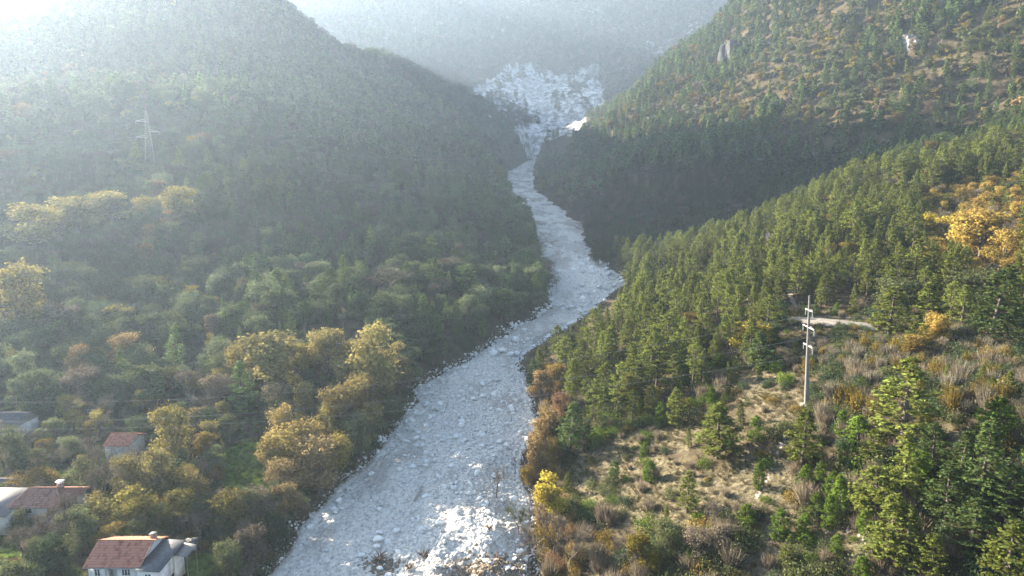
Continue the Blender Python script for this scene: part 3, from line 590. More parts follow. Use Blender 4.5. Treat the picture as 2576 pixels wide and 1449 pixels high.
# hand-placed trees: species, foot in the survey picture, height, width, colour, word, label
HAND = [
 ('pine',2271,1130,188,150,T_PINE*1.15,'green','broad tall pine standing alone downhill from the power pole'),
 ('pine',2330,864,128,95,T_PINE,'green','cone-shaped pine at the end of the dirt road'),('pine',2236,858,118,105,T_PINE,'green','wide bushy pine beside the dirt road'),
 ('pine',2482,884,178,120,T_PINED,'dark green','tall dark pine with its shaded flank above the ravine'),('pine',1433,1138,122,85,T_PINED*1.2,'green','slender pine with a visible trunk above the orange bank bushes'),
 ('pine',1806,1153,126,120,T_PINE,'green','wide pine in the middle of the dry grass slope'),('pine',1728,1292,94,62,T_PINE,'green','lone pine with a bare lower trunk on the dry grass'),
 ('pine',1545,1215,54,34,T_PINED*1.2,'green','smallest lone pine on the pale dry grass'),('pine',2018,1176,130,95,T_PINE,'green','leafy pine beside the footpath below the power pole'),
 ('pine',2198,1182,84,70,T_PINE,'green','pine with a pale bare trunk below the broad tall pine'),('pine',2271,1292,168,80,T_PINE*1.15,'green','narrow upright pine lowest on the hill under the broad pine'),
 ('pine',2205,1310,108,120,T_PINE*1.1,'green','spreading pine with many fine upright shoots'),('pine',2236,1420,140,110,T_PINE*1.1,'green','bushy pine near the lower edge of the slope'),
 ('pine',2276,1447,130,90,T_PINE*1.05,'green','pale green pine at the foot of the steep slope'),('pine',2342,1475,96,70,T_PINE,'green','pine partly cut off beside the dark ravine'),
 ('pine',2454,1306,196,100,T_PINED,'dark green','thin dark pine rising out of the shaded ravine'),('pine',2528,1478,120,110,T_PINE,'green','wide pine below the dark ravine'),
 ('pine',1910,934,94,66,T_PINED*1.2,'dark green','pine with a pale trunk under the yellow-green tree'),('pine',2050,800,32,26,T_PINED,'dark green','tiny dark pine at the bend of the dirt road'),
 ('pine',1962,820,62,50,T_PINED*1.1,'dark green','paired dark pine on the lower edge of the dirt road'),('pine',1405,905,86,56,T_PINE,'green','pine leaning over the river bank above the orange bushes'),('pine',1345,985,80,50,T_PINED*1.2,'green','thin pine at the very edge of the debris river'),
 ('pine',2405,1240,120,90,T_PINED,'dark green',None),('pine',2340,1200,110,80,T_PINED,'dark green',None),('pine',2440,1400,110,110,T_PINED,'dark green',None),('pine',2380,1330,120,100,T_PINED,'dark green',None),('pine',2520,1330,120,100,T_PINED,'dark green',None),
 ('young',2022,1236,58,48,T_YOUNG,'bright green',None),('young',2064,1210,42,32,T_YOUNG,'bright green',None),('young',2090,1262,64,46,T_YOUNG,'bright green',None),('young',2113,1296,84,50,T_YOUNG,'bright green',None),('young',2121,1183,58,34,T_YOUNG,'bright green',None),
 ('young',1898,1112,60,44,T_YOUNG,'bright green',None),('young',1875,1336,58,50,T_YOUNG,'bright green',None),('young',1958,1364,68,50,T_YOUNG*.9,'bright green',None),('young',2022,1346,46,40,T_YOUNG,'bright green',None),('young',2101,1409,50,36,T_YOUNG,'bright green',None),('young',1907,1232,60,36,T_YOUNG*.8,'green',None),
 ('young',2165,1092,36,26,T_YOUNG,'bright green',None),('young',2168,1462,44,50,T_YOUNG,'bright green',None),('young',2080,1330,70,40,T_YOUNG,'bright green',None),('young',2115,1100,60,36,T_YOUNG,'bright green',None),('young',1620,1150,34,26,T_YOUNG,'bright green',None),('young',1660,1075,60,40,T_YOUNG*.9,'green',None),('young',1700,1075,90,60,T_PINE,'green',None),('young',2050,1300,50,40,T_YOUNG*.9,'bright green',None),('young',2150,1230,40,30,T_YOUNG,'bright green',None),('young',2178,1350,50,44,T_YOUNG,'bright green',None),
 # golden trees on the left bank
 ('broad',672,992,142,150,T_PALE,'pale gold','huge pale gold tree at the upwind end of the bank grove'),('broad',745,975,100,70,T_YEL*.75,'yellow','narrow yellow tree between two pale gold crowns on the bank'),('broad',830,965,128,96,T_PALE*1.1,'pale gold','pale gold tree with a knobbly twin-peaked top on the bank'),
 ('broad',895,960,100,70,T_PALE*.8,'olive gold',None),('broad',962,1012,188,146,T_PALE*1.1,'pale gold','tallest pale gold tree overhanging the white river'),('broad',762,1082,112,58,T_PALE*.8,'olive','slim ivy-clad tree with a pointed top in the bank grove'),
 ('broad',955,1040,90,84,T_GOLD*.7,'olive gold',None),('broad',722,1136,106,84,T_GOLD*.8,'gold',None),('broad',872,1118,136,150,T_GOLD*.62,'olive gold','broad olive-gold tree in the middle of the bank grove'),('broad',832,1132,108,70,T_YEL*.8,'bright yellow','bright yellow-green tree inside the bank grove'),
 ('broad',755,1188,112,130,T_GOLD*.8,'gold','round orange-gold tree at the meadow side of the grove'),('broad',905,1145,96,90,T_OLIVE*1.2,'olive',None),('broad',800,1236,120,126,T_ORNG*.8,'orange brown','rust-orange tree at the downstream end of the bank grove'),('broad',848,1196,92,76,T_YEL*.7,'yellow',None),
 ('broad',718,1256,86,80,T_ORNG*.8,'orange brown',None),('broad',660,1316,78,80,T_BROWN*.8,'brown',None),('broad',690,1290,70,50,T_DARK*1.3,'dark green',None),('broad',1005,1000,96,70,T_BROWN*.7,'brown',None),('broad',985,1070,70,80,T_DARK*1.2,'dark olive',None),('broad',640,1340,90,70,T_OLIVE*.8,'olive',None),
 ('broad',610,968,96,96,T_PALE*.9,'pale gold',None),('broad',920,1068,116,110,T_GOLD*.7,'gold',None),('broad',1000,975,110,80,T_PALE*.9,'pale gold',None),('broad',690,1190,90,84,T_GOLD*.75,'gold',None),('broad',880,1010,90,90,T_OLIVE*1.3,'olive',None),('broad',720,1310,80,70,T_ORNG*.8,'orange brown',None),('broad',940,1100,80,70,T_OLIVE*1.3,'olive',None),('broad',560,1000,70,70,T_PALE*.8,'tan',None),('broad',700,1050,80,70,T_BROWN,'tan',None),('bare',480,1010,90,80,T_BROWN*1.1,'tan',None),('broad',500,1090,60,60,T_ORNG*.8,'orange',None),
 # village trees
 ('bare',172,1338,84,74,T_BROWN,'brown',None),('broad',205,1350,66,70,T_OLIVE*1.1,'olive',None),('bare',120,1352,62,64,T_BROWN*.9,'brown',None),('broad',60,1345,50,60,T_OLIVE,'olive',None),('broad',455,1410,48,50,T_BROWN*.8,'brown',None),
 ('broad',22,1150,62,60,T_OLIVE*1.2,'olive',None),('bare',62,1160,66,56,T_BROWN,'brown',None),
 ('broad',440,1176,140,104,T_YEL*.55,'yellow green','tall yellow-green tree above the small barn meadow'),('broad',346,1342,104,92,T_YEL*.75,'yellow','yellow round tree between the two red-roofed houses'),('broad',484,1286,92,88,T_GOLD*.65,'gold',None),('broad',402,1262,112,96,T_PALE*.8,'tan gold',None),('broad',328,1258,96,86,T_PALE*.75,'tan',None),
 ('bare',268,1296,128,96,T_BROWN,'brown','half-bare brown tree standing beside the grey house gable'),('bare',540,1052,96,84,T_GREY*1.1,'pinkish brown','pinkish bare tree with a forked trunk above the barn'),('broad',606,1016,56,56,T_ORNG,'orange','small orange tree on the foothill above the barn'),('broad',205,1096,40,24,T_YEL*.8,'yellow',None),('broad',176,1080,34,24,T_YEL*.6,'yellow green',None),
 ('broad',452,1326,80,76,T_YEL*.5,'olive yellow',None),('broad',520,1330,70,80,T_OLIVE,'olive',None),('broad',250,1388,38,40,T_YEL*.6,'yellow green',None),('broad',560,1145,38,12,T_YEL*.8,'yellow','slim yellow sapling alone on the shaded meadow'),('broad',200,1400,40,44,T_OLIVE*1.2,'olive',None),
 ('bare',160,1190,60,50,T_BROWN*1.1,'tan','small fruit tree on the sunny meadow above the grey house'),('bare',80,1215,60,56,T_BROWN,'tan',None),('bare',130,1400,90,80,T_BROWN*.9,'brown',None),('bare',60,1420,80,80,T_BROWN,'brown',None),('bare',250,1210,80,60,T_GREY,'grey',None),('broad',20,1230,110,80,T_DARK,'dark green',None),
 ('broad',560,1370,60,70,T_OLIVE*.8,'olive',None),('broad',640,1440,100,80,T_BROWN*.8,'brown',None),('bare',620,1390,80,60,T_BROWN,'brown',None),('broad',690,1370,70,60,T_DARK,'dark green',None),('broad',300,1230,70,60,T_OLIVE,'olive',None),('broad',225,1260,90,70,T_OLIVE*.9,'olive',None),('bare',510,1230,70,60,T_BROWN,'brown',None),('broad',560,1300,60,60,T_BROWN*.8,'brown',None),
 # big crowns on the left foothills
 ('broad',85,632,100,140,T_PALE*1.2,'pale gold',None),('broad',195,600,96,110,T_PALE,'pale gold',None),('broad',285,580,90,104,T_PALE*1.1,'pale gold',None),('broad',370,570,70,80,T_PALE,'pale gold',None),('broad',462,560,84,104,T_PALE*1.1,'pale gold','domed pale tree on the hazy foothill crest'),('broad',60,840,150,140,T_PALE,'tan','largest tan tree low on the hazy foothill'),('broad',150,860,90,80,T_BROWN,'tan',None),
 ('broad',430,590,60,70,T_ORNG*.8,'orange',None),('broad',420,745,50,70,T_YEL*.6,'yellow green',None),('broad',490,770,50,60,T_YEL*.6,'yellow green',None),('broad',300,840,70,70,T_PALE,'tan',None),('broad',490,385,40,36,T_YEL*.6,'yellow green','small yellow-green tree uphill of the lattice tower'),
 ('pine',680,505,52,40,T_PINE,'green',None),('pine',730,505,46,36,T_PINE,'green',None),('pine',615,470,64,34,T_PINE,'green',None),('pine',460,440,60,30,T_PINE,'green',None),('pine',345,440,70,50,T_PINE,'green',None),('pine',718,762,70,44,T_PINE*1.1,'green',None),('bare',672,765,58,46,T_GREY*1.2,'pinkish grey',None),('pine',768,745,52,30,T_PINE,'green',None),('pine',855,740,40,24,T_PINE,'green',None),
 ('bare',990,765,106,118,T_GREY*1.2,'pale grey','pale bare tree with a fan of bright twigs in the shaded wood'),('bare',1100,765,70,80,T_BROWN,'reddish brown',None),('broad',1250,478,58,24,T_YEL*.35,'yellow green','slim poplar at the river bend under the shaded hillside'),
 # right bank and slope
 ('broad',1382,1312,116,92,T_YEL*1.05,'bright yellow','bright lemon-yellow tree at the edge of the white riverbed'),('bare',1392,1412,130,120,T_BROWN,'brown','large bare brown tree below the lemon-yellow tree'),('broad',1345,1195,100,76,T_ORNG*.9,'orange',None),('broad',1370,1110,90,70,T_ORNG*.95,'orange',None),('broad',1390,1165,60,56,T_GOLD*.8,'gold',None),('broad',1360,1020,90,70,T_ORNG*.8,'orange',None),('broad',1400,990,76,60,T_GOLD*.8,'gold',None),('broad',1330,1230,60,50,T_GOLD*.7,'gold',None),('broad',1412,1060,80,60,T_RUST,'rust',None),
 ('broad',1885,896,84,104,T_YEL*.85,'bright yellow','bright yellow-green tree just below the dirt road'),('broad',1945,870,56,60,T_OLIVE*1.3,'olive',None),('broad',2385,640,86,92,T_YEL*.85,'yellow',None),('broad',2330,610,66,52,T_YEL*.8,'yellow',None),('broad',2462,670,124,120,T_GOLD*.95,'gold','big golden oak clump high on the near pine slope'),('broad',2520,690,96,100,T_GOLD*.8,'gold',None),('broad',2500,760,70,70,T_GOLD,'gold',None),('broad',2570,700,60,50,T_GOLD,'gold',None),('broad',2420,700,70,80,T_ORNG*.8,'orange',None),
 ('broad',2396,400,38,26,T_YEL,'yellow','small bright yellow tree among the pines near the ridge crest'),('broad',2562,300,44,50,T_ORNG,'orange',None),('broad',2440,420,34,26,T_YEL*.8,'yellow',None),('broad',2215,496,18,14,T_YEL,'yellow',None),
 ('broad',2300,905,56,60,T_GOLD*.7,'gold',None),('broad',2480,1230,44,54,T_GOLD*.7,'gold',None),('broad',2290,970,36,34,T_ORNG,'orange',None),('broad',1640,1030,60,50,T_YEL*.7,'yellow',None),('broad',1580,1010,70,50,T_GOLD*.7,'gold',None),('broad',1640,1449,60,46,T_YEL*.55,'yellow',None),('broad',1605,1445,90,70,T_YEL*.4,'olive yellow',None),
 ('dead',1249,1253,82,48,T_BROWN*.6,'dark','dead dark tree standing in the white debris'),('dead',1267,1226,60,20,T_BROWN*.7,'dark','thin dead sapling beside the dead tree in the debris'),('dead',1297,1192,64,26,T_BROWN*.7,'dark','dead leaning tree by the orange bank bushes'),('bare',1306,1350,76,64,T_OLIVE*1.3,'olive','olive half-bare tree buried in white boulders'),
 ('bare',1430,1449,110,90,T_BROWN,'brown',None),('bare',1560,1440,90,80,T_BROWN,'brown',None),('bare',1790,1330,70,60,T_BROWN,'brown',None),('broad',1760,1400,70,90,T_BROWN*1.1,'brown',None),('broad',1830,1390,60,80,T_BROWN,'brown',None),('broad',1680,1400,80,80,T_OLIVE*1.2,'olive',None),
 ('broad',1505,665,50,44,T_OLIVE*.8,'olive',None),('broad',1590,690,60,70,T_OLIVE*.8,'olive',None),('broad',1640,700,66,80,T_OLIVE*.7,'olive',None),('bare',1400,735,46,24,T_GREY*.7,'grey','bare tree at the river narrows'),
]
for sp, u, v, hp, wp, tn, w, lab in HAND: place(sp, u, v, hp, wp, tn, w, lab)
hx = np.array([t[1] for t in TREES]); hy = np.array([t[2] for t in TREES]); hr = np.array([max(2.0, t[4]*SPEC[t[0]][t[7]][4]*.8) for t in TREES])
HOUSES = [(-56, 89, 8.5), (-49, 89, 5), (-78, 106, 8), (-86, 104, 7), (-79.5, 131, 5.5), (-107, 141, 5)]
def jitter(cell, rmax):
    n_ = int(rmax/cell)+2; a, b = np.meshgrid(np.arange(-n_, n_), np.arange(-8, n_)); x = (a.ravel()+rng.random(a.size)*.95)*cell; y = (b.ravel()+rng.random(a.size)*.95)*cell
    r = np.hypot(x, y); az = np.degrees(np.arctan2(x, y)); ok = (r < rmax) & (r > 30) & (az > np.where(r < 380, -62, -45)) & (az < np.where(r < 380, 54, 45)) & (y > 15); return x[ok], y[ok]
def occluded(x, y, z):
    s = np.linspace(.12, .97, 36)[:, None]; return np.any(hgt(x*s, y*s)+1.0 > CAMZ+(z-CAMZ)*s, 0)
GOLDP = [[(2300,520),(2400,480),(2576,520),(2576,760),(2480,760),(2330,690)],[(2270,880),(2380,860),(2400,930),(2300,930)]]
AUT2 = [[(2030,0),(2330,0),(2200,90),(2120,180),(2010,240),(1900,300),(1760,330),(1700,300),(1790,250),(1890,180),(1990,100)],[(2130,240),(2260,180),(2330,120),(2420,60),(2576,20),(2576,130),(2440,160),(2300,230),(2150,330),(2030,400),(1990,400)],[(1960,300),(2100,240),(2060,330),(1960,380)]]
PINEA = [(1400,850),(1560,740),(1960,770),(1955,850),(1880,930),(1800,965),(1700,1020),(1600,1075),(1440,1100)]
PINEB = [(2060,690),(2640,690),(2640,835),(2380,845),(2250,795),(2060,785)]
PINEC = [(2040,1060),(2180,1080),(2350,1120),(2640,1080),(2640,1480),(2010,1480),(2090,1330)]
CHAN = LB+RB[::-1]
def wood(cell, rmin, rmax, bigger=1.0):
    x, y = jitter(cell, rmax); r = np.hypot(x, y); ok = r >= rmin; x, y, r = x[ok], y[ok], r[ok]
    L_, R_ = xl(y), xr(y); ok = (x < L_-1.5) | (x > R_+1.5) | (y > 1000); x, y, r, L_, R_ = x[ok], y[ok], r[ok], L_[ok], R_[ok]
    z = hgt(x, y); u, v = project(x, y, z); dz_, gz_, rk, pt = zones(x, y, z)
    left = x < (L_+R_)/2
    if rmin < 400: ok = ~(occluded(x, y, z+9) & (r > 150))
    else: ok = ~occluded(x, y, z+14)
    ok &= ~((y > 650) & (y < 1200) & inpoly(u, v, [(1275,445),(1405,445),(1450,345),(1500,300),(1300,325)]) & (rng.random(len(x)) < .85))
    ok &= ~((y < 172) & (y > 120) & (u > 1945) & (u < 2260) & (v > 800) & (v < 895))
    ok &= (pt < .25) & (rk < .75) & ~((rk > .3) & (rng.random(len(x)) < rk*1.15))
    for hx_, hy_, hr_ in HOUSES: ok &= np.hypot(x-hx_, y-hy_) > hr_
    if rmin < 400:
        for a, b, c in zip(hx, hy, hr): ok &= np.hypot(x-a, y-b) > c
    nz1 = fbm(x, y, 45, 3, 201); nz2 = fbm(x, y, 120, 3, 205); nz3 = fbm(x, y, 13, 3, 209); rn = rng.random(len(x)); r2 = rng.random(len(x))
    gold = np.zeros(len(x), bool); aut = np.zeros(len(x), bool)
    for p in GOLDP: gold |= inpoly(u, v, p) & (y > 120) & (y < 300) & ~left
    for p in AUT2: aut |= inpoly(u, v, p) & (y > 330) & (y < 900) & ~left
    # the riverside belt right of the gully mouth
    for i in np.nonzero(ok)[0]:
        X, Y, Zz = x[i], y[i], z[i]; q = rn[i]; e = r2[i]
        if left[i]:
            if 150 <= Y < 430 and random.random() < .42: continue
            if Y < 158 and gz_[i] > .6: continue
            if Y < 150:
                if X > -28-.2*(Y-100) and X < L_[i]-1.5 and Y > 95: pass
                elif q > .60: continue
                if (u[i] < 190 and 1285 < v[i] < 1410) or (245 < u[i] < 350 and 1150 < v[i] < 1215) or (200 < u[i] < 450 and v[i] > 1425): continue
                h = 3.5+4*e; k_ = random.random(); sp, tn, w = ('broad', T_OLIVE*1.25, 'olive') if k_ < .34 else ('bare', T_BROWN*1.05, 'brown') if k_ < .60 else ('broad', T_DARK, 'dark green') if k_ < .70 else ('broad', T_PALE*.75, 'tan') if k_ < .92 else ('broad', T_GOLD*.5, 'gold')
            elif Y < 800 or X < -150:
                h = (5.0+6.5*e*e+1.5*nz2[i])*bigger
                pz = (.10+.22*(u[i] > 560))+.28*(fbm(np.array([X]), np.array([Y]), 60, 2, 207)[0] > .05)*(Y > 200)
                if q < pz: sp, tn, w = 'pine', T_PINED*1.15, 'green'; h *= 1.25
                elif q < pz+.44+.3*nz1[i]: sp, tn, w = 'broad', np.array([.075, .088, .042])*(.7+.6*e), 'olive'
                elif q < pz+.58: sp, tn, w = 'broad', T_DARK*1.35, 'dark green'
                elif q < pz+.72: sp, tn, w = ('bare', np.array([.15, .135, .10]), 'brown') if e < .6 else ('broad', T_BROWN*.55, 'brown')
                else: sp, tn, w = 'broad', (T_PALE*.8 if e < .55 else T_OLIVE if e < .93 else T_ORNG*.6), 'tan'
            else:
                h = (6+4*e)*bigger; sp, tn, w = ('broad', (T_OLIVE*.7, T_DARK, T_BROWN*.45, T_DARK*1.2)[int(q*4)], 'olive')
        else:
            if gold[i]:
                h = 4+4*e; sp, tn, w = ('broad', T_GOLD*(.5+.5*e), 'gold') if q < .45 else ('bare', T_BROWN*1.1, 'brown') if q < .7 else ('pine', T_PINE, 'green')
            elif Y < 172 and v[i] > 770 and X > 0:
                if inpoly(u[i:i+1], v[i:i+1], PINEA)[0] and q < .72:
                    h = 6.5+6*e
                    if q < .56: sp, tn, w = 'pine', T_PINE*(.85+.4*e), 'green'
                    elif q < .64: sp, tn, w = 'young', T_YOUNG, 'bright green'; h *= .5
                    else: sp, tn, w = 'broad', T_GOLD*.65, 'gold'; h *= .5
                elif inpoly(u[i:i+1], v[i:i+1], PINEB)[0] and q < .62:
                    h = 6+6*e; sp, tn, w = ('pine', T_PINE*(.8+.4*e), 'green') if q < .52 else ('broad', T_OLIVE*1.3, 'olive')
                elif inpoly(u[i:i+1], v[i:i+1], PINEC)[0] and q < .9:
                    h = 2.5+4.5*e; sp, tn, w = ('young', T_YOUNG*(.75+.35*e), 'green') if q < .5 else ('pine', T_PINED, 'dark green') if q < .75 else ('broad', T_DARK*1.2, 'dark green')
                elif q < .07: h = 3+3*e; sp, tn, w = ('pine', T_PINE, 'green')
                elif q < .14: h = 2+2*e; sp, tn, w = ('young', T_YOUNG*.9, 'green')
                else: continue
            elif Y < 330:
                if v[i] > 690 and q > .80: continue
                h = 7.5+7*e+2.5*nz1[i]
                if q < .76: sp, tn, w = 'pine', T_PINE*(.7+.55*e), 'green'
                elif q < .88: sp, tn, w = 'broad', T_OLIVE*1.2, 'olive'; h *= .6
                elif q < .96: sp, tn, w = 'broad', T_GOLD*.7, 'gold'; h *= .6
                else: sp, tn, w = 'bare', T_BROWN, 'brown'; h *= .7
            elif aut[i]:
                h = (5+4*e)*bigger; sp, tn, w = ('broad', (T_PALE*.75, T_YEL*.45, T_ORNG*.6, T_OLIVE*1.1, T_OLIVE, T_OLIVE*1.3)[int(e*6)], 'autumn') if q < .66 else ('pine', T_PINE, 'green')
            elif Y < 900 and X > -20:
                h = (8+5*e)*bigger; pp = .72+.5*nz2[i]
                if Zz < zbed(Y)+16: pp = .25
                if q < pp: sp, tn, w = 'pine', (T_PINED*(1+.5*e) if Zz > 62 or Y > 470 or X > 190 else T_PINED*.6), 'dark green'; h *= 1.05  # low in the gully, shade is painted into a darker pine tint
                elif Y < 470 and X < 200: sp, tn, w = ('broad', (T_OLIVE*.7, T_DARK, T_DARK*.8, T_OLIVE*.55, T_BROWN*.5)[int(e*5)], 'dark olive'); h *= .75  # gully broadleaves tinted darker too, shade put into their colour
                else: sp, tn, w = ('broad', (T_OLIVE, T_OLIVE*.8, T_PALE*.6, T_BROWN*.8, T_GOLD*.4)[int(e*5)], 'olive'); h *= .75
            else:
                h = (6+4*e)*bigger; sp, tn, w = ('broad', (T_OLIVE*.75, T_DARK, T_BROWN*.65, T_OLIVE*.6)[int(q*4)], 'olive')
        if not left[i] and 60 < Y < 420 and sp != 'young':
            vt_ = project(X, Y, Zz+h*np.array([.3, .5, .75, 1.0]))[1]
            if inpoly(np.full(4, u[i]), vt_+4, CHAN).any() and random.random() < .97: continue
        if not left[i] and 165 < Y < 400 and nz3[i] < -.16 and random.random() < .75: continue
        d = SPEC[sp]; k = random.randrange(len(d)); s = h/d[k][3]; wd = random.uniform(.75, 1.5)*(1.15 if sp == 'broad' else 1.05)
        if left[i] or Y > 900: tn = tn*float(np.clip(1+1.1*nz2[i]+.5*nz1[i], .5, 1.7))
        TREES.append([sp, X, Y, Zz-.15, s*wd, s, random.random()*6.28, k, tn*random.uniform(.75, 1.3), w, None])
wood(3.9, 30, 430); wood(6.0, 430, 1000, 1.15); wood(9.5, 1000, 2150, 1.5)

# shrubs of the open slope, the village edge and the bank
SHR = []; ctr = 0
x, y = jitter(1.55, 185); z = hgt(x, y); u, v = project(x, y, z); L_, R_ = xl(y), xr(y); dz_, gz_, rk, pt = zones(x, y, z)
nz1 = fbm(x, y, 14, 3, 301); rn = rng.random(len(x)); r2 = rng.random(len(x)); occ = occluded(x, y, z+2.5)
inh = np.zeros(len(x), bool)
for hx_, hy_, hr_ in HOUSES: inh |= np.hypot(x-hx_, y-hy_) < hr_*.85
for i in range(len(x)):
    if inh[i] or pt[i] > .2 or occ[i] or abs(u[i]-1288) > 1640 or v[i] > 1560 or v[i] < 700: continue
    right = x[i] > R_[i]+.8; lef = x[i] < L_[i]-.5
    if not (right or lef): continue
    p = (.50+1.1*nz1[i]) if right else (.32+.5*nz1[i])
    if right and dz_[i] > .6: p = .13+.7*max(0, nz1[i]-.04)
    if right and u[i] > 2300: p += .35
    if right and 880 < v[i] < 1060 and u[i] > 2030: p += .25
    if right and v[i] > 1300 and u[i] < 2050: p += .22
    if lef and gz_[i] > .6: p = .015
    bankside = min(abs(x[i]-R_[i]), abs(x[i]-L_[i])) < 7
    if bankside: p = .55
    if rn[i] > p: continue
    e = r2[i]; low = right and 1945 < u[i] < 2260 and 805 < v[i] < 860 and y[i] < 172
    if right:
        if bankside: tn, w, k = [(T_ORNG*.8, 'orange', 5), (T_GOLD*.6, 'gold', 0), (T_RUST*.9, 'rust', 3), (T_BROWN, 'brown', 2)][int(e*4)]
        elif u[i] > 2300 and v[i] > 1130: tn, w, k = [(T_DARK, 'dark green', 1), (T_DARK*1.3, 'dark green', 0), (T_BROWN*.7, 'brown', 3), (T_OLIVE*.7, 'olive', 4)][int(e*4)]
        elif 880 < v[i] < 1060 and u[i] > 2030: tn, w, k = [(T_GREY*1.1, 'straw grey', 2), (T_BROWN, 'straw brown', 3), (T_GOLD*.5, 'gold', 5), (T_OLIVE*1.3, 'olive', 4), (T_OLIVE, 'olive', 1), (T_DARK*1.4, 'green', 0)][int(e*6)]
        else: tn, w, k = [(T_BROWN*1.1, 'brown', 3), (T_OLIVE*1.1, 'olive', 0), (T_YOUNG*.8, 'green', 1), (T_BROWN, 'brown', 2), (T_GOLD*.55, 'gold', 4), (T_OLIVE*.8, 'olive', 1), (T_OLIVE*1.3, 'olive', 1), (T_DARK*1.3, 'dark green', 0)][int(e*8)]
    else: tn, w, k = [(T_OLIVE*.8, 'olive', 0), (T_BROWN*.9, 'brown', 3), (T_DARK*1.2, 'dark green', 1), (T_BROWN*.8, 'brown', 2), (T_GOLD*.45, 'gold', 4)][int(e*5)]
    s = random.uniform(.45, 1.25)*(1.15 if (right and not dz_[i] > .6) else .8)
    if low: s *= .5
    SHR.append([x[i], y[i], z[i]-.05, s*random.uniform(.8, 1.2), s, random.random()*6.28, k, tn*random.uniform(.75, 1.3), w])

# ------------------------------------------------------------------ which trees show largest (crowns painted far to near)
def visible_px(items):
    """items: x, y, z, radius, height -> visible cells in a 644 x 362 survey grid"""
    X = np.array([i[:3] for i in items]); rad_ = np.array([i[3] for i in items]); hh = np.array([i[4] for i in items])
    d = np.sqrt(X[:, 0]**2+X[:, 1]**2+(X[:, 2]-CAMZ)**2); uc, vb = project(X[:, 0], X[:, 1], X[:, 2]); _, vt_ = project(X[:, 0], X[:, 1], X[:, 2]+hh); w = F*rad_/d
    buf = np.full((362, 644), -1, np.int32)
    for i in np.argsort(-d):
        a, b_, c_, e_ = int((uc[i]-w[i]*.8)/4), int((uc[i]+w[i]*.8)/4)+1, int(vt_[i]/4), int((vb[i]-.12*(vb[i]-vt_[i]))/4)+1
        a, c_ = max(a, 0), max(c_, 0)
        if b_ > a and e_ > c_ and a < 644 and c_ < 362: buf[c_:e_, a:b_] = i
    return np.bincount(buf[buf >= 0], minlength=len(items))
allit = [(t[1], t[2], t[3], t[4]*SPEC[t[0]][t[7]][4], t[5]*SPEC[t[0]][t[7]][3]) for t in TREES]
nT = len(allit); allit += [(s[0], s[1], s[2], s[3]*1.5, s[4]*2.2) for s in SHR]
vis = visible_px(allit)
LAND = [('the concrete power pole', 2028, 900), ('the pale dirt road', 2120, 818), ('the white red-roofed house', 320, 1400), ('the small stone barn', 300, 1120), ('the grey two-storey house', 110, 1275), ('the lemon-yellow tree', 1382, 1250), ('the broad tall pine', 2271, 1040),
        ('the lattice pylon', 378, 370), ('the dead tree in the debris', 1249, 1210), ('the white quarry face', 1400, 250), ('the dark cliff outcrop', 1840, 115), ('the pale rock outcrop', 2285, 100), ('the footpath', 1945, 1160), ('the golden oak clump', 2462, 600), ('the tallest pale gold tree', 962, 920), ('the slim poplar', 1250, 450), ('the pale bare tree', 990, 715), ('the rust-orange tree', 800, 1180), ('the pale domed foothill tree', 462, 520), ('the river narrows', 1420, 730), ('the gully mouth', 1560, 700), ('the dark ravine', 2440, 1320), ('the yellow-green roadside tree', 1885, 855), ('the largest tan foothill tree', 60, 760), ('the lone pine on dry grass', 1728, 1250)]
ORD = ['', 'second ', 'third ', 'fourth ', 'fifth ', 'sixth ', 'seventh ', 'eighth ', 'ninth ', 'tenth ', 'eleventh ', 'twelfth ']
USED = {}
def relation(u, v):
    d = [math.hypot(u-a, (v-b)*1.2) for _, a, b in LAND]; k = int(np.argmin(d)); n_, a, b = LAND[k]; du, dv = u-a, (v-b)*1.2
    if abs(du) > 2*abs(dv): s = 'right of' if du > 0 else 'left of'
    elif abs(dv) > 2*abs(du): s = 'below' if dv > 0 else 'above'
    else: s = ('below and ' if dv > 0 else 'above and ')+('right of' if du > 0 else 'left of')
    return d[k], s+' '+n_
def name_all(rows):
    """rows: (index, 'adjective kind', u, v) -> labels, ordinals count outward from the landmark"""
    rel = sorted([(relation(u, v), i, w) for i, w, u, v in rows]); out = {}
    for (d, s), i, w in rel:
        k = USED.get((w, s), 0); USED[(w, s)] = k+1; o_ = ORD[k] if k < len(ORD) else '%dth ' % (k+1)
        out[i] = (o_+w+' '+s).strip() if k else ('nearest '+w+' '+s)
    return out
KIND = dict(pine=('pine_tree', 'pine', 'pines on the valley slopes'), young=('young_pine', 'pine', 'young pines on the open slope'), broad=('broadleaf_tree', 'tree', 'autumn broadleaf trees'), bare=('bare_tree', 'tree', 'bare autumn trees'), dead=('dead_tree', 'tree', 'dead trees in the debris'))
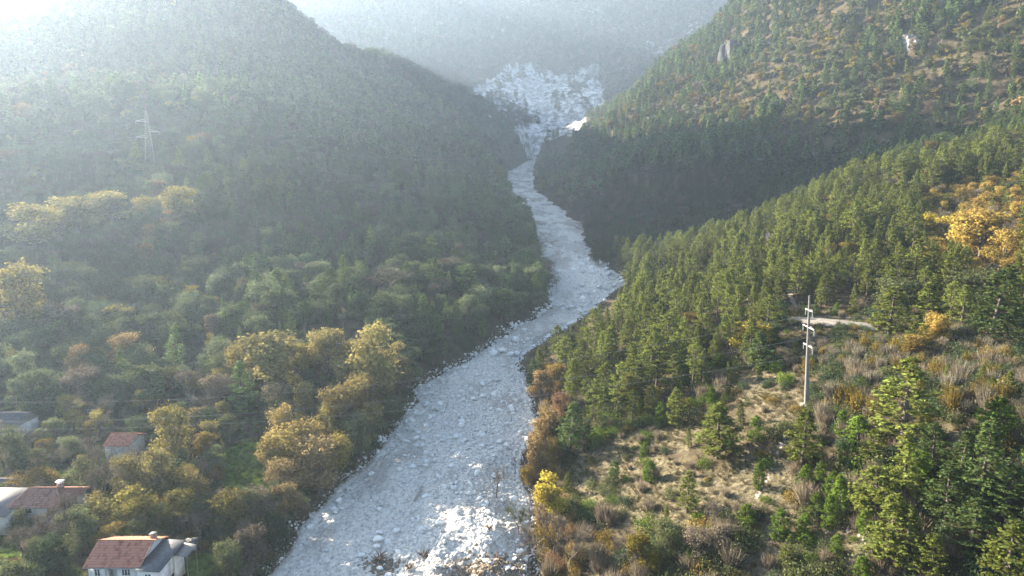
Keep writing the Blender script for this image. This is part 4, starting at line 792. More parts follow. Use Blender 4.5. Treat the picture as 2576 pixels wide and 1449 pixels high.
for sp, (nm, cat, grp) in KIND.items():
    idx = [i for i in range(nT) if TREES[i][0] == sp]; hand = [i for i in idx if TREES[i][10]]
    cand = [i for i in idx if not TREES[i][10] and (vis[i] >= 3)]; cand.sort(key=lambda i: -vis[i]); pick = (hand+cand)[:292]
    rows = []
    for i in pick:
        t = TREES[i]; hgt_ = t[5]*SPEC[sp][t[7]][3]; uu, vv = project(t[1], t[2], t[3]+hgt_*.5)
        size = {'pine': ('small ' if hgt_ < 8.5 else 'tall ' if hgt_ > 12 else ''), 'young': ('tiny ' if hgt_ < 3 else ''), 'broad': ('small ' if hgt_ < 5 else 'large ' if hgt_ > 8 else ''), 'bare': ('small ' if hgt_ < 5 else 'large ' if hgt_ > 8 else ''), 'dead': ''}[sp]
        if not t[10]: rows.append((i, size+t[9]+' '+{'pine': 'pine', 'young': 'young pine', 'broad': 'leafy tree', 'bare': 'bare tree', 'dead': 'dead tree'}[sp], uu, vv))
    labs = name_all(rows)
    for i in pick:
        t = TREES[i]; d = SPEC[sp][t[7]]; e = empty(nm, (t[1], t[2], t[3]), t[6]); e.rotation_euler = (random.gauss(0, .035), random.gauss(0, .035), t[6]); e.scale = (t[4], t[4], t[5])
        tag(e, t[10] or labs[i], cat, grp)
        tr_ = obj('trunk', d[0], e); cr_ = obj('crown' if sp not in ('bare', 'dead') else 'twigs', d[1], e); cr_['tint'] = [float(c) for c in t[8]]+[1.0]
    ps = set(pick); rest = [i for i in idx if i not in ps]; print(sp, len(idx), len(pick), len(rest))
    if rest:
        t = [TREES[i] for i in rest]
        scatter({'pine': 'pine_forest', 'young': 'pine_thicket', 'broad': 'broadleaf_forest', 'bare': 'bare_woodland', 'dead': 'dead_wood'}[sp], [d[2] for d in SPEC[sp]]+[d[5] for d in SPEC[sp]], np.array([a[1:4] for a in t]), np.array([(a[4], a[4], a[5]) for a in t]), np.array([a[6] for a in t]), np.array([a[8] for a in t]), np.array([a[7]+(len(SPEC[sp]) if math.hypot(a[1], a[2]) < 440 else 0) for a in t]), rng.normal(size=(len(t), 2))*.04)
order = sorted(range(len(SHR)), key=lambda i: -vis[nT+i]); pick = order[:295]
labs = name_all([(i, SHR[i][8]+' shrub')+tuple(float(q_) for q_ in project(SHR[i][0], SHR[i][1], SHR[i][2]+1)) for i in pick])
for i in pick:
    s = SHR[i]; o = obj('shrub', SHRUB[s[6]], None, s[:3]); o.scale = (s[3], s[3], s[4]); o.rotation_euler = (0, 0, s[5]); o['tint'] = [float(c) for c in s[7]]+[1.0]
    tag(o, labs[i], 'shrub', 'shrubs of the open slopes')
t = [SHR[i] for i in order[295:]]; print('shrubs', len(SHR))
scatter('undergrowth', SHRUB, np.array([a[:3] for a in t]), np.array([(a[3], a[3], a[4]) for a in t]), np.array([a[5] for a in t]), np.array([a[7] for a in t]), np.array([a[6] for a in t]))
# ------------------------------------------------------------------ houses
M_TILE = simple('red_roof_tile', (.27, .125, .095), .85, .38, 1.6, .2); M_TILED = simple('weathered_roof_tile', (.20, .115, .095), .9, .45, 1.2, .2)
M_PLASTER = simple('white_plaster', (.68, .655, .60), .9, .22, .8); M_GREYPL = simple('grey_plaster', (.46, .43, .39), .9, .22, .9); M_STONE = simple('rubble_stone_wall', (.36, .33, .29), .95, .4, 2.5, .5)
M_SHEET = simple('dark_metal_sheet', (.085, .085, .09), .6, .3, 2.0); M_PALE = simple('pale_metal_sheet', (.17, .155, .14), .6, .12, 1.0); M_WOOD = simple('weathered_wood', (.22, .17, .12), .9, .35, 5.0, .2)
M_FRAME = simple('white_window_frame', (.72, .72, .70), .6, .05); M_GLASS = simple('dark_glass', (.035, .045, .055), .12, .2, 1.0, spec=.6); M_DARK = simple('dark_opening', (.02, .018, .016), .9, .2); M_CONC = simple('concrete', (.16, .15, .14), .9, .16, 1.5, .1); M_GALV = simple('galvanised_steel', (.2, .2, .2), .5, .1, 2.0, metal=.0); M_WHITE = simple('white_enamel', (.78, .78, .78), .5, .06); M_CABLE = simple('aluminium_cable', (.2, .205, .21), .5, .1); M_INSUL = simple('glass_insulator', (.34, .36, .36), .3, .1); M_BRICK = simple('chimney_brick', (.33, .2, .16), .9, .3, 6.0)
def tilemat(name, c0, c1):
    m, N, L = mat(name); out = node(N, 'ShaderNodeOutputMaterial'); b = node(N, 'ShaderNodeBsdfDiffuse'); a = node(N, 'ShaderNodeAttribute'); a.attribute_name = 'lr'; geo = node(N, 'ShaderNodeNewGeometry'); nz = node(N, 'ShaderNodeTexNoise'); nz.inputs['Scale'].default_value = .9; nz.inputs['Detail'].default_value = 5; L.new(geo.outputs['Position'], nz.inputs['Vector'])
    k = node(N, 'ShaderNodeMath'); k.operation = 'MULTIPLY_ADD'; L.new(nz.outputs[0], k.inputs[0]); k.inputs[1].default_value = .9; L.new(a.outputs['Fac'], k.inputs[2]); cr = node(N, 'ShaderNodeValToRGB'); e = cr.color_ramp.elements; e[0].position = .2; e[0].color = c0+(1,); e[1].position = 1.3/1.4; e[1].color = c1+(1,); L.new(k.outputs[0], cr.inputs[0]); L.new(cr.outputs[0], b.inputs[0]); L.new(b.outputs[0], out.inputs[0]); return m
M_TILE = tilemat('red_roof_tile', (.16, .062, .045), (.42, .19, .13)); M_TILED = tilemat('weathered_roof_tile', (.10, .055, .045), (.31, .17, .13))
def tiled(name, e0, e1, r0, r1, mat_, parent, pitch=.42, wave=.30):
    """roof plane of overlapping tile courses: eave e0-e1 up to ridge r0-r1"""
    e0, e1, r0, r1 = [np.array(q, float) for q in (e0, e1, r0, r1)]
    sl = np.linalg.norm((r0+r1)/2-(e0+e1)/2); nc = max(3, int(sl/pitch)); nw = max(4, int(np.linalg.norm(e1-e0)/wave)); nrm = np.cross(e1-e0, r0-e0); nrm /= np.linalg.norm(nrm)
    if nrm[2] < 0: nrm = -nrm
    V, Fq, k = [], [], 0; t = np.linspace(0, 1, 2*nw+1); bump = np.where(np.arange(2*nw+1) % 2 == 0, .0, .06)
    LRS = []
    for c in range(nc):
        a, b = c/nc, (c+1.12)/nc; b = min(b, 1)
        A0, A1 = e0+(r0-e0)*a, e1+(r1-e1)*a; B0, B1 = e0+(r0-e0)*b, e1+(r1-e1)*b; j = rng.normal(size=2*nw+1)*.008
        lo = A0+(A1-A0)*t[:, None]+nrm*(bump+.10+j)[:, None]; up = B0+(B1-B0)*t[:, None]+nrm*(bump+.012+j)[:, None]; bt = A0+(A1-A0)*t[:, None]+nrm*.0
        V += [bt, lo, up]; m_ = 2*nw+1; i = np.arange(m_-1)
        Fq.append(np.stack([k+i, k+i+1, k+m_+i+1, k+m_+i], 1)); Fq.append(np.stack([k+m_+i, k+m_+i+1, k+2*m_+i+1, k+2*m_+i], 1)); k += 3*m_; rt = np.repeat(rng.random(nw), 2); LRS += [rt*.4, rt]
    o = obj(name, mesh_np(name, np.vstack(V), [np.vstack(Fq)], [mat_], fattr=dict(lr=np.concatenate(LRS))), parent); return o
def window(parent, c, w, h, face, glass=None, sill=True, bars=1):
    """face: '-y' front or '+x' side; c is the centre on the wall plane"""
    def bx(m_, u0, u1, z0, z1, d0, d1):
        if face == '-y': m_.box((c[0]+u0, c[1]-d1, c[2]+z0), (c[0]+u1, c[1]-d0, c[2]+z1))
        else: m_.box((c[0]+d0, c[1]+u0, c[2]+z0), (c[0]+d1, c[1]+u1, c[2]+z1))
    m_ = MB(); f = .09
    bx(m_, -w/2, w/2, h/2-f, h/2, .003, .06); bx(m_, -w/2, w/2, -h/2, -h/2+f, .003, .06); bx(m_, -w/2, -w/2+f, -h/2+f, h/2-f, .003, .06); bx(m_, w/2-f, w/2, -h/2+f, h/2-f, .003, .06)
    for k in range(bars): x_ = -w/2+w*(k+1)/(bars+1); bx(m_, x_-.035, x_+.035, -h/2+f, h/2-f, .004, .055)
    win = m_.build('window', M_FRAME, parent); m_ = MB(); bx(m_, -w/2+f*.6, w/2-f*.6, -h/2+f*.6, h/2-f*.6, .002, .03); m_.build('pane', glass or M_GLASS, win)
    if sill: m_ = MB(); bx(m_, -w/2-.08, w/2+.08, -h/2-.06, -h/2-.003, .002, .14); m_.build('sill', M_CONC, win)
    return win
Zc = CAMZ
# white house at the lower edge of the picture
zg = float(hgt(-56, 84.5))-.4; x0, x1, y0_, y1_ = -59.0, -51.9, 86.9, 94.1; ze = Zc-54.5; zr = Zc-52.95; ym = 90.5
hs = tag(empty('house', (-55.5, 86.9, zg)), 'white bungalow with a red tiled gable roof and dark lean-to', 'house')
def rel(o_, par): o_.matrix_parent_inverse = Matrix.Translation(-Vector(par.location))
def H(par): # children are modelled in world metres
    for c in par.children: rel(c, par)
m_ = MB()
m_.box((x0, y0_, zg), (x0+.3, y1_, ze)); m_.box((x1-.3, y0_, zg), (x1, y1_, ze)); m_.box((x0+.3, y1_-.3, zg), (x1-.3, y1_, ze))
px0, px1 = -56.7, -55.0                                  # recessed porch in the front wall
m_.box((x0+.3, y0_, zg), (px0, y0_+.3, ze)); m_.box((px1, y0_, zg), (x1-.3, y0_+.3, ze)); m_.box((px0-.15, y0_+.3, zg), (px0, y0_+1.5, ze)); m_.box((px1, y0_+.3, zg), (px1+.15, y0_+1.5, ze)); m_.box((px0, y0_+1.5, zg), (px1, y0_+1.7, ze))
m_.build('wall', M_PLASTER, hs)
for sx in (x0+.01, x1-.28):
    m_ = MB(); m_.poly([(sx, y0_, ze), (sx, y1_, ze), (sx, ym, zr)], .25, (-1, 0, 0)); m_.build('gable', M_WOOD if sx < -55 else M_FRAME, hs)
rf = tiled('roof', (x0-.45, y0_-.45, ze-.08), (x1+.35, y0_-.45, ze-.08), (x0-.45, ym, zr+.1), (x1+.35, ym, zr+.1), M_TILE, hs)
tiled('roof', (x1+.35, y1_+.4, ze-.08), (x0-.45, y1_+.4, ze-.08), (x1+.35, ym, zr+.1), (x0-.45, ym, zr+.1), M_TILE, hs)
m_ = MB(); m_.tube((x0-.5, ym, zr+.13), (x1+.4, ym, zr+.13), .13, .13, 8); m_.build('ridge_cap', M_TILE, rf)
m_ = MB(); m_.tube((x0-.45, y0_-.52, ze-.1), (x1+.3, y0_-.52, ze-.1), .07, .07, 6); m_.tube((x1-.1, y0_-.1, ze-.12), (x1-.1, y0_-.1, zg), .05, .05, 6); m_.build('gutter', M_GALV, rf)
for sx in (x0-.47, x1+.36):
    m_ = MB(); m_.poly([(sx, y0_-.45, ze-.22), (sx, y0_-.45, ze-.02), (sx, ym, zr+.14), (sx, ym, zr-.08)], .05, (-1, 0, 0)); m_.build('barge_board', M_WOOD, rf)
window(hs, (-57.75, y0_, ze-1.05), .85, 1.15, '-y'); window(hs, (-53.75, y0_, ze-1.0), 1.25, 1.1, '-y', bars=2)
m_ = MB(); m_.box((-56.25, y0_+1.42, zg), (-55.3, y0_+1.497, zg+2.2)); dr = m_.build('door', M_WOOD, hs); m_ = MB(); m_.box((-55.45, y0_+1.36, zg+1.0), (-55.38, y0_+1.418, zg+1.1)); m_.build('handle', M_GALV, dr)
m_ = MB(); m_.box((-52.9, 92.0, zr-.9), (-52.2, 92.7, zr+.12)); ch = m_.build('chimney', M_BRICK, hs); m_ = MB(); m_.box((-53.0, 91.9, zr+.123), (-52.1, 92.8, zr+.2)); m_.build('chimney_cap', M_CONC, ch)
H(hs)
for c in hs.children:
    for g_ in c.children: pass
# lean-to annex: part of the house
ax0, ax1, ay0, ay1 = x1+.003, -48.9, 86.3, 93.4
m_ = MB(); m_.box((ax0, ay0, zg), (ax1, ay0+.25, ze-.35)); m_.box((ax1-.25, ay0+.25, zg), (ax1, ay0+3.2, ze-.35)); m_.box((ax1-.25, ay0+4.3, zg), (ax1, ay1, ze-.35)); m_.box((ax1-.25, ay0+3.2, zg+2.1), (ax1, ay0+4.3, ze-.35)); m_.box((ax0, ay1-.25, zg), (ax1-.25, ay1, ze-.35))
an = m_.build('annex', M_PLASTER, hs); rel(an, hs)
m_ = MB(); m_.poly([(ax0, ay0-.4, ze-.05), (ax1+.35, ay0-.4, ze-.32), (ax1+.35, ay1+.3, ze-.12), (ax0, ay1+.3, ze+.12)], .12, (0, 0, 1)); m_.build('annex_roof', M_SHEET, an)
m_ = MB(); m_.box((ax1-.22, ay0+3.2, zg), (ax1-.18, ay0+4.3, zg+2.1)); m_.build('doorway', M_DARK, an)
window(an, (-50.4, ay0, ze-1.35), .95, 1.0, '-y')
m_ = MB(); m_.poly([(ax1+.05, ay1-3.0, ze-.5), (ax1+2.0, ay1-3.0, ze-.85), (ax1+2.0, ay1+.2, ze-.75), (ax1+.05, ay1+.2, ze-.4)], .07, (0, 0, 1)); po = m_.build('porch_roof', M_PALE, an)
m_ = MB(); [m_.tube((ax1+1.9, yy, zg-.2), (ax1+1.9, yy, ze-.85), .06, .06, 6) for yy in (ay1-2.9, ay1)]; m_.build('porch_post', M_WOOD, an)
# grey two-storey house with a hipped roof
zg = float(hgt(-77, 103))-.5; x0, x1, y0_, y1_ = -81.6, -73.8, 104, 110.4; ze = Zc-54.6; zr = Zc-53.0; ym = 107.2
hs = tag(empty('house', (-77, 104, zg)), 'grey two-storey house with a weathered hipped tile roof among bare trees', 'house')
m_ = MB(); m_.box((x0, y0_, zg), (x1, y1_, ze)); m_.build('wall', M_GREYPL, hs)
e_ = .5; rf = tiled('roof', (x0-e_, y0_-e_, ze-.1), (x1+e_, y0_-e_, ze-.1), (x0+.6, ym, zr), (x1-2.6, ym, zr), M_TILED, hs); tiled('roof', (x1+e_, y1_+e_, ze-.1), (x0-e_, y1_+e_, ze-.1), (x1-2.6, ym, zr), (x0+.6, ym, zr), M_TILED, hs)
tiled('roof', (x1+e_, y0_-e_, ze-.1), (x1+e_, y1_+e_, ze-.1), (x1-2.6, ym-.01, zr), (x1-2.6, ym+.01, zr), M_TILED, hs); tiled('roof', (x0-e_, y1_+e_, ze-.1), (x0-e_, y0_-e_, ze-.1), (x0+.6, ym+.01, zr), (x0+.6, ym-.01, zr), M_TILED, hs)
for a_, b_ in (((x0+.6, ym, zr+.05), (x1-2.6, ym, zr+.05)), ((x1-2.6, ym, zr+.05), (x1+e_, y0_-e_, ze-.02)), ((x0+.6, ym, zr+.05), (x0-e_, y0_-e_, ze-.02))):
    m_ = MB(); m_.tube(a_, b_, .12, .12, 6); m_.build('ridge_cap', M_TILED, rf)
for wx, wz, w_, h_ in ((-79.2, -.85, 1.2, 1.0), (-75.6, -.8, 1.35, 1.0), (-78.9, -3.0, 1.0, .95), (-74.6, -2.7, .9, 1.1)): window(hs, (wx, y0_, ze+wz), w_, h_, '-y')
m_ = MB(); m_.box((-76.6, ym+.3, zr-.6), (-75.8, ym+1.0, zr+.6)); ch = m_.build('chimney', M_BRICK, hs)
m_ = MB(); m_.box((-76.75, ym+.15, zr+.9), (-75.65, ym+1.15, zr+.97)); [m_.box((xx, yy, zr+.6), (xx+.08, yy+.08, zr+.9)) for xx in (-76.6, -75.88) for yy in (ym+.3, ym+.92)]; m_.build('chimney_cowl', M_WHITE, ch)
ex0, ex1, ey0, ey1 = -89.5, x0-.003, 102.6, 108.6; zl = ze-.55
m_ = MB(); m_.box((ex0, ey0, zg), (ex1, ey1, zl)); an = m_.build('side_wing', M_PLASTER, hs)
m_ = MB(); m_.poly([(ex0-.5, ey0-.6, zl-.15), (ex1+.1, ey0-.6, zl-.15), (ex1+.1, ey1, zl+1.55), (ex0-.5, ey1, zl+1.55)], .14, (0, 0, 1)); m_.build('wing_roof', M_PALE, an)
window(an, (-84.6, ey0, zl-1.1), .9, 1.6, '-y'); window(an, (-87.2, ey0, zl-.95), 1.1, 1.2, '-y')
H(hs)
# dark-roofed outbuilding behind it
zg = float(hgt(-86, 115))-.3; x0, x1, y0_, y1_ = -92, -85.2, 112.6, 117; ze = Zc-56.2; zr = Zc-54.9; ym = 114.8
hs = tag(empty('outbuilding', (-87, 113, zg)), 'low outbuilding with a sagging dark roof behind the grey house', 'outbuilding')
m_ = MB(); m_.box((x0, y0_, zg), (x1, y1_, ze)); m_.build('wall', M_STONE, hs)
tiled('roof', (x0-.4, y0_-.4, ze-.05), (x1+.4, y0_-.4, ze-.05), (x0-.4, ym, zr), (x1+.4, ym, zr), M_SHEET, hs); tiled('roof', (x1+.4, y1_+.4, ze-.05), (x0-.4, y1_+.4, ze-.05), (x1+.4, ym, zr), (x0-.4, ym, zr), M_SHEET, hs)
for sx in (x0+.02, x1-.22): m_ = MB(); m_.poly([(sx, y0_, ze), (sx, y1_, ze), (sx, ym, zr-.05)], .2, (-1, 0, 0)); m_.build('gable', M_STONE, hs)
window(hs, (-88.0, y0_, ze-.7), .7, .7, '-y', M_DARK)
H(hs)
# small stone barn
zg = float(hgt(-79.5, 129.5))-.4; x0, x1, y0_, y1_ = -82.1, -77.2, 130.2, 136; ze = Zc-55.2; zr = Zc-53.9; ym = 133.1
hs = tag(empty('barn', (-79.6, 130, zg)), 'small stone barn with a red tiled roof at the wood edge', 'barn')
m_ = MB(); m_.box((x0, y0_, zg), (x0+.4, y1_, ze)); m_.box((x1-.4, y0_, zg), (x1, y1_, ze)); m_.box((x0+.4, y1_-.4, zg), (x1-.4, y1_, ze)); m_.box((x0+.4, y0_, zg), (x0+.75, y0_+.4, ze)); m_.box((x0+1.55, y0_, zg), (x1-.4, y0_+.4, ze)); m_.box((x0+.75, y0_, zg+2.0), (x0+1.55, y0_+.4, ze)); m_.build('wall', M_STONE, hs)
for sx in (x0+.03, x1-.37): m_ = MB(); m_.poly([(sx, y0_, ze), (sx, y1_, ze), (sx, ym, zr)], .35, (-1, 0, 0)); m_.build('gable', M_STONE, hs)
rf = tiled('roof', (x0-.3, y0_-.35, ze-.05), (x1+.3, y0_-.35, ze-.05), (x0-.3, ym, zr+.1), (x1+.3, ym, zr+.1), M_TILE, hs); tiled('roof', (x1+.3, y1_+.3, ze-.05), (x0-.3, y1_+.3, ze-.05), (x1+.3, ym, zr+.1), (x0-.3, ym, zr+.1), M_TILE, hs)
m_ = MB(); m_.tube((x0-.3, ym, zr+.12), (x1+.3, ym, zr+.12), .12, .12, 6); m_.build('ridge_cap', M_TILE, rf)
m_ = MB(); m_.box((x0+.75, y0_+.1, zg), (x0+1.55, y0_+.16, zg+2.0)); m_.build('door', M_WOOD, hs); window(hs, (-79.3, y0_, ze-1.0), .55, .55, '-y', M_DARK, False)
H(hs)
# hazy farmhouse at the picture's left edge
zg = float(hgt(-106.5, 139))-.4; x0, x1, y0_, y1_ = -112.3, -105.6, 139, 145; ze = Zc-54.6; zr = Zc-52.6; ym = 142
hs = tag(empty('farmhouse', (-108, 139, zg)), 'old farmhouse with a grey roof and pale gable in the haze', 'house')
m_ = MB(); m_.box((x0, y0_, zg), (x1, y1_, ze)); m_.build('wall', M_GREYPL, hs)
for sx in (x0+.03, x1-.33): m_ = MB(); m_.poly([(sx, y0_, ze), (sx, y1_, ze), (sx, ym, zr)], .3, (-1, 0, 0)); m_.build('gable', M_PALE, hs)
tiled('roof', (x0-.3, y0_-.4, ze-.05), (x1+.3, y0_-.4, ze-.05), (x0-.3, ym, zr+.1), (x1+.3, ym, zr+.1), M_SHEET, hs); tiled('roof', (x1+.3, y1_+.4, ze-.05), (x0-.3, y1_+.4, ze-.05), (x1+.3, ym, zr+.1), (x0-.3, ym, zr+.1), M_SHEET, hs)
window(hs, (-107.6, y0_, ze-1.1), .9, 1.1, '-y')
H(hs)
# garden wall of stones climbing past the houses
def stone_me(seed, sub=1):
    import bmesh
    g = np.random.default_rng(seed); bm = bmesh.new(); bmesh.ops.create_icosphere(bm, subdivisions=sub, radius=1.0)
    ax = g.uniform(.65, 1.15, 3)*np.array([1, 1, .72]); cut = unit(g.normal(size=(7, 3))); cd = g.uniform(.55, .85, 7)
    for v_ in bm.verts:
        p = np.array(v_.co)
        for c_, d_ in zip(cut, cd):
            k = p@c_
            if k > d_: p = p-c_*(k-d_)
        p = p*ax*(1+g.normal()*.05); v_.co = p
    me_ = bpy.data.meshes.new('stone'); bm.to_mesh(me_); bm.free(); return me_
ROCK = [stone_me(700+i, 2) for i in range(6)]; PEB = [stone_me(720+i, 1) for i in range(5)]
def rockmat(name, c0, c1, sc):
    m, N, L = mat(name); out = node(N, 'ShaderNodeOutputMaterial'); b = node(N, 'ShaderNodeBsdfDiffuse'); tc = node(N, 'ShaderNodeTexCoord'); nz = node(N, 'ShaderNodeTexNoise'); nz.inputs['Scale'].default_value = sc; nz.inputs['Detail'].default_value = 6
    L.new(tc.outputs['Object'], nz.inputs['Vector']); oi = node(N, 'ShaderNodeObjectInfo'); a = node(N, 'ShaderNodeMath'); a.operation = 'MULTIPLY_ADD'; L.new(oi.outputs['Random'], a.inputs[0]); a.inputs[1].default_value = .5; L.new(nz.outputs[0], a.inputs[2])
    cr = node(N, 'ShaderNodeValToRGB'); e = cr.color_ramp.elements; e[0].position = .3; e[0].color = c0+(1,); e[1].position = .85; e[1].color = c1+(1,); L.new(a.outputs[0], cr.inputs[0]); L.new(cr.outputs[0], b.inputs[0]); L.new(b.outputs[0], out.inputs[0]); return m
M_LIME = rockmat('limestone', (.33, .318, .295), (.66, .64, .60), 1.2); M_WALLST = rockmat('wall_stone', (.20, .19, .17), (.38, .36, .33), 2)
for me_ in ROCK+PEB: me_.materials.append(M_LIME)
WST = [stone_me(740+i, 1) for i in range(3)]
for me_ in WST: me_.materials.append(M_WALLST)
a_, b_ = hit(30, 1446)[:2], hit(186, 1360)[:2]; nst = 78
gw = tag(empty('garden_wall', (a_[0], a_[1], float(hgt(*a_)))), 'low dry-stone garden wall running diagonally up to the grey house', 'wall')
for k in range(nst):
    for lv in range(2):
        t_ = (k+.5*lv)/nst; px_, py_ = a_[0]+(b_[0]-a_[0])*t_, a_[1]+(b_[1]-a_[1])*t_; o = obj('stone', WST[(k+lv) % 3], gw); o.location = (px_-a_[0], py_-a_[1], float(hgt(px_, py_))-gw.location[2]+.12+.34*lv); s_ = random.uniform(.26, .36); o.scale = (s_, s_, s_); o.rotation_euler = (0, 0, random.random()*6)

# ------------------------------------------------------------------ dirt road cut into the slope
rp_ = np.array([hit(u_, v_, 100)[:2] for u_, v_ in ((1930,800),(1962,800),(2010,804),(2060,809),(2110,815),(2160,820),(2210,825),(2260,829))]); tq = np.linspace(0, 1, 90); sq = np.linspace(0, 1, len(rp_)); rx_, ry_ = np.interp(tq, sq, rp_[:, 0]), np.interp(tq, sq, rp_[:, 1])
ker = np.ones(13)/13; rx_ = np.convolve(np.pad(rx_, 6, 'edge'), ker, 'valid'); ry_ = np.convolve(np.pad(ry_, 6, 'edge'), ker, 'valid'); dx_, dy_ = np.gradient(rx_), np.gradient(ry_); ln = np.hypot(dx_, dy_); nx_, ny_ = -dy_/ln, dx_/ln; rz_ = np.convolve(np.pad(hgt(rx_, ry_), 6, 'edge'), ker, 'valid')+.45
ws = np.array([-2.9, -1.9, -.9, -.45, 0, .45, .9, 1.9, 2.9]); RX_ = rx_[:, None]+nx_[:, None]*ws; RY_ = ry_[:, None]+ny_[:, None]*ws; RZ_ = rz_[:, None]+np.array([-1.6, 0, -.07, 0, .05, 0, -.07, .02, -1.6])+.10*fbm(RX_, RY_, 2.5, 3, 611); RZ_[:, -1] = hgt(RX_[:, -1], RY_[:, -1])+.1
i_ = np.arange(89)[:, None]*9+np.arange(8)[None, :]; M_ROAD = simple('gravel_road', (.16, .145, .125), .95, .3, 1.2, .3)
tag(obj('dirt_road', mesh_np('dirt_road', np.stack([RX_.ravel(), RY_.ravel(), RZ_.ravel()], 1), [np.stack([i_, i_+1, i_+10, i_+9], -1).reshape(-1, 4)], [M_ROAD])), kind='structure')
# ------------------------------------------------------------------ concrete power pole and its line
px_, py_, pz_ = hit(2028, 1021); ph = 19.6
pl = tag(empty('power_pole', (px_, py_, pz_)), 'tall concrete power pole with three slanted white cross-arms', 'power pole')
pl.rotation_euler = (0, -R(2.6), 0)
m_ = MB(); m_.tube((0, 0, 0), (0, 0, ph), .40, .15, 10); m_.build('shaft', M_CONC, pl)
m_ = MB(); m_.box((-.95, -.95, -1.2), (.95, .95, .18)); m_.build('foundation', M_CONC, pl)
ATT = []; M_POLEARM = simple('pole_arm', (.30, .285, .27), .8, .12)
for zf, half, in ((2.55, 1.3), (5.55, 2.1), (8.8, 1.7)):
    z_ = ph-zf; m_ = MB(); d_ = np.array([.02, -1.0, 0]); d_ /= np.linalg.norm(d_); P0 = -d_*half+np.array([0, 0, z_]); P1 = d_*half+np.array([0, 0, z_])
    m_.tube(P0, P1, .14, .14, 4); m_.tube(P0+[0, 0, .0], np.array([0, 0, z_+.0])+np.array([.55, 0, .0]), .06, .06, 4); m_.tube(np.array([.55, 0, z_]), P1, .06, .06, 4)
    arm = m_.build('crossarm', M_POLEARM, pl)
    for e_, P_ in ((0, P0), (1, P1)):
        m_ = MB(); n_ = 7
        for k in range(n_): m_.tube(P_-np.array([0, 0, .12+k*.13]), P_-np.array([0, 0, .21+k*.13]), .09, .06, 8)
        m_.tube(P_, P_-np.array([0, 0, 1.1]), .025, .025, 5); m_.build('insulator', M_INSUL, arm)
    q_ = (P1 if zf != 2.55 else P0)-np.array([0, 0, 1.1]); ct, st_ = math.cos(-R(2.6)), math.sin(-R(2.6)); ATT.append(np.array([px_+q_[0]*ct+q_[2]*st_, py_+q_[1], pz_-q_[0]*st_+q_[2]*ct]))
def cable(pts, r_, label, group):
    """pts: three points; a sagging wire (parabola) through them"""
    p = np.array(pts, float); t1 = np.linalg.norm(p[1, :2]-p[0, :2])/np.linalg.norm(p[2, :2]-p[0, :2]); A_ = np.linalg.solve(np.array([[1, 0, 0], [1, t1, t1*t1], [1, 1, 1]]), p); m_ = MB(); ts = np.linspace(0, 1, 41); Q = A_[0]+np.outer(ts, A_[1])+np.outer(ts**2, A_[2])
    for k in range(40): m_.tube(Q[k], Q[k+1], r_, r_, 5, False)
    return tag(m_.build('power_cable', M_CABLE, smooth=True), label, 'cable', group)
for k, (lv, mv, rv, rr, nm) in enumerate(((1012, 957, 805, 800, 'top'), (1063, 1002, 848, 846, 'middle'), (1082, 1030, 896, 895, 'lowest'))):
    Lp = np.array(P3(-60, lv-2, 128)); Mp = np.array(P3(1040, mv, 120)); cable([ATT[k], Mp, Lp], .014, nm+' wire spanning from the concrete pole across the river to the village', 'near line of cables')
    a0 = ATT[k]; a2 = np.array(P3(2700, rr, 112)); cable([a0, np.array(P3(2360, rv, 114)), a2], .014, nm+' wire running from the concrete pole over the dark ravine', 'near line of cables')
M_ARM = simple('painted_arm', (.34, .34, .34), .6, .08)
# lattice pylon on the left hillside
tx, ty, tz = hit(379, 418, 250); th = 35.0; ps_ = math.hypot(tx, ty)/505
py = tag(empty('pylon', (tx, ty, tz-.5), R(24), ps_), 'steel lattice pylon with three white cross-arms on the hazy hillside', 'pylon')
def lev(z): w = 2.9*(1-z/th*.83); return w
cn = [(-1, -1), (1, -1), (1, 1), (-1, 1)]
for cx_, cy_ in cn: m_ = MB(); m_.tube((cx_*lev(0), cy_*lev(0), 0), (cx_*lev(th), cy_*lev(th), th), .10, .07, 4); m_.build('leg', M_GALV, py)
zs_ = [0, 5, 9.6, 13.8, 17.6, 21, 24, 26.8, 29.4, 32, 35]
m_ = MB()
for a_, b_ in zip(zs_[:-1], zs_[1:]):
    for k in range(4):
        c0_, c1_ = cn[k], cn[(k+1) % 4]
        m_.tube((c0_[0]*lev(a_), c0_[1]*lev(a_), a_), (c1_[0]*lev(b_), c1_[1]*lev(b_), b_), .04, .04, 4, False); m_.tube((c1_[0]*lev(a_), c1_[1]*lev(a_), a_), (c0_[0]*lev(b_), c0_[1]*lev(b_), b_), .04, .04, 4, False); m_.tube((c0_[0]*lev(b_), c0_[1]*lev(b_), b_), (c1_[0]*lev(b_), c1_[1]*lev(b_), b_), .04, .04, 4, False)
br_ = m_.build('bracing', M_GALV, py)
m_ = MB(); m_.tube((0, 0, th), (0, 0, th+3), .10, .05, 5); m_.build('spike', M_GALV, py)
AR = []
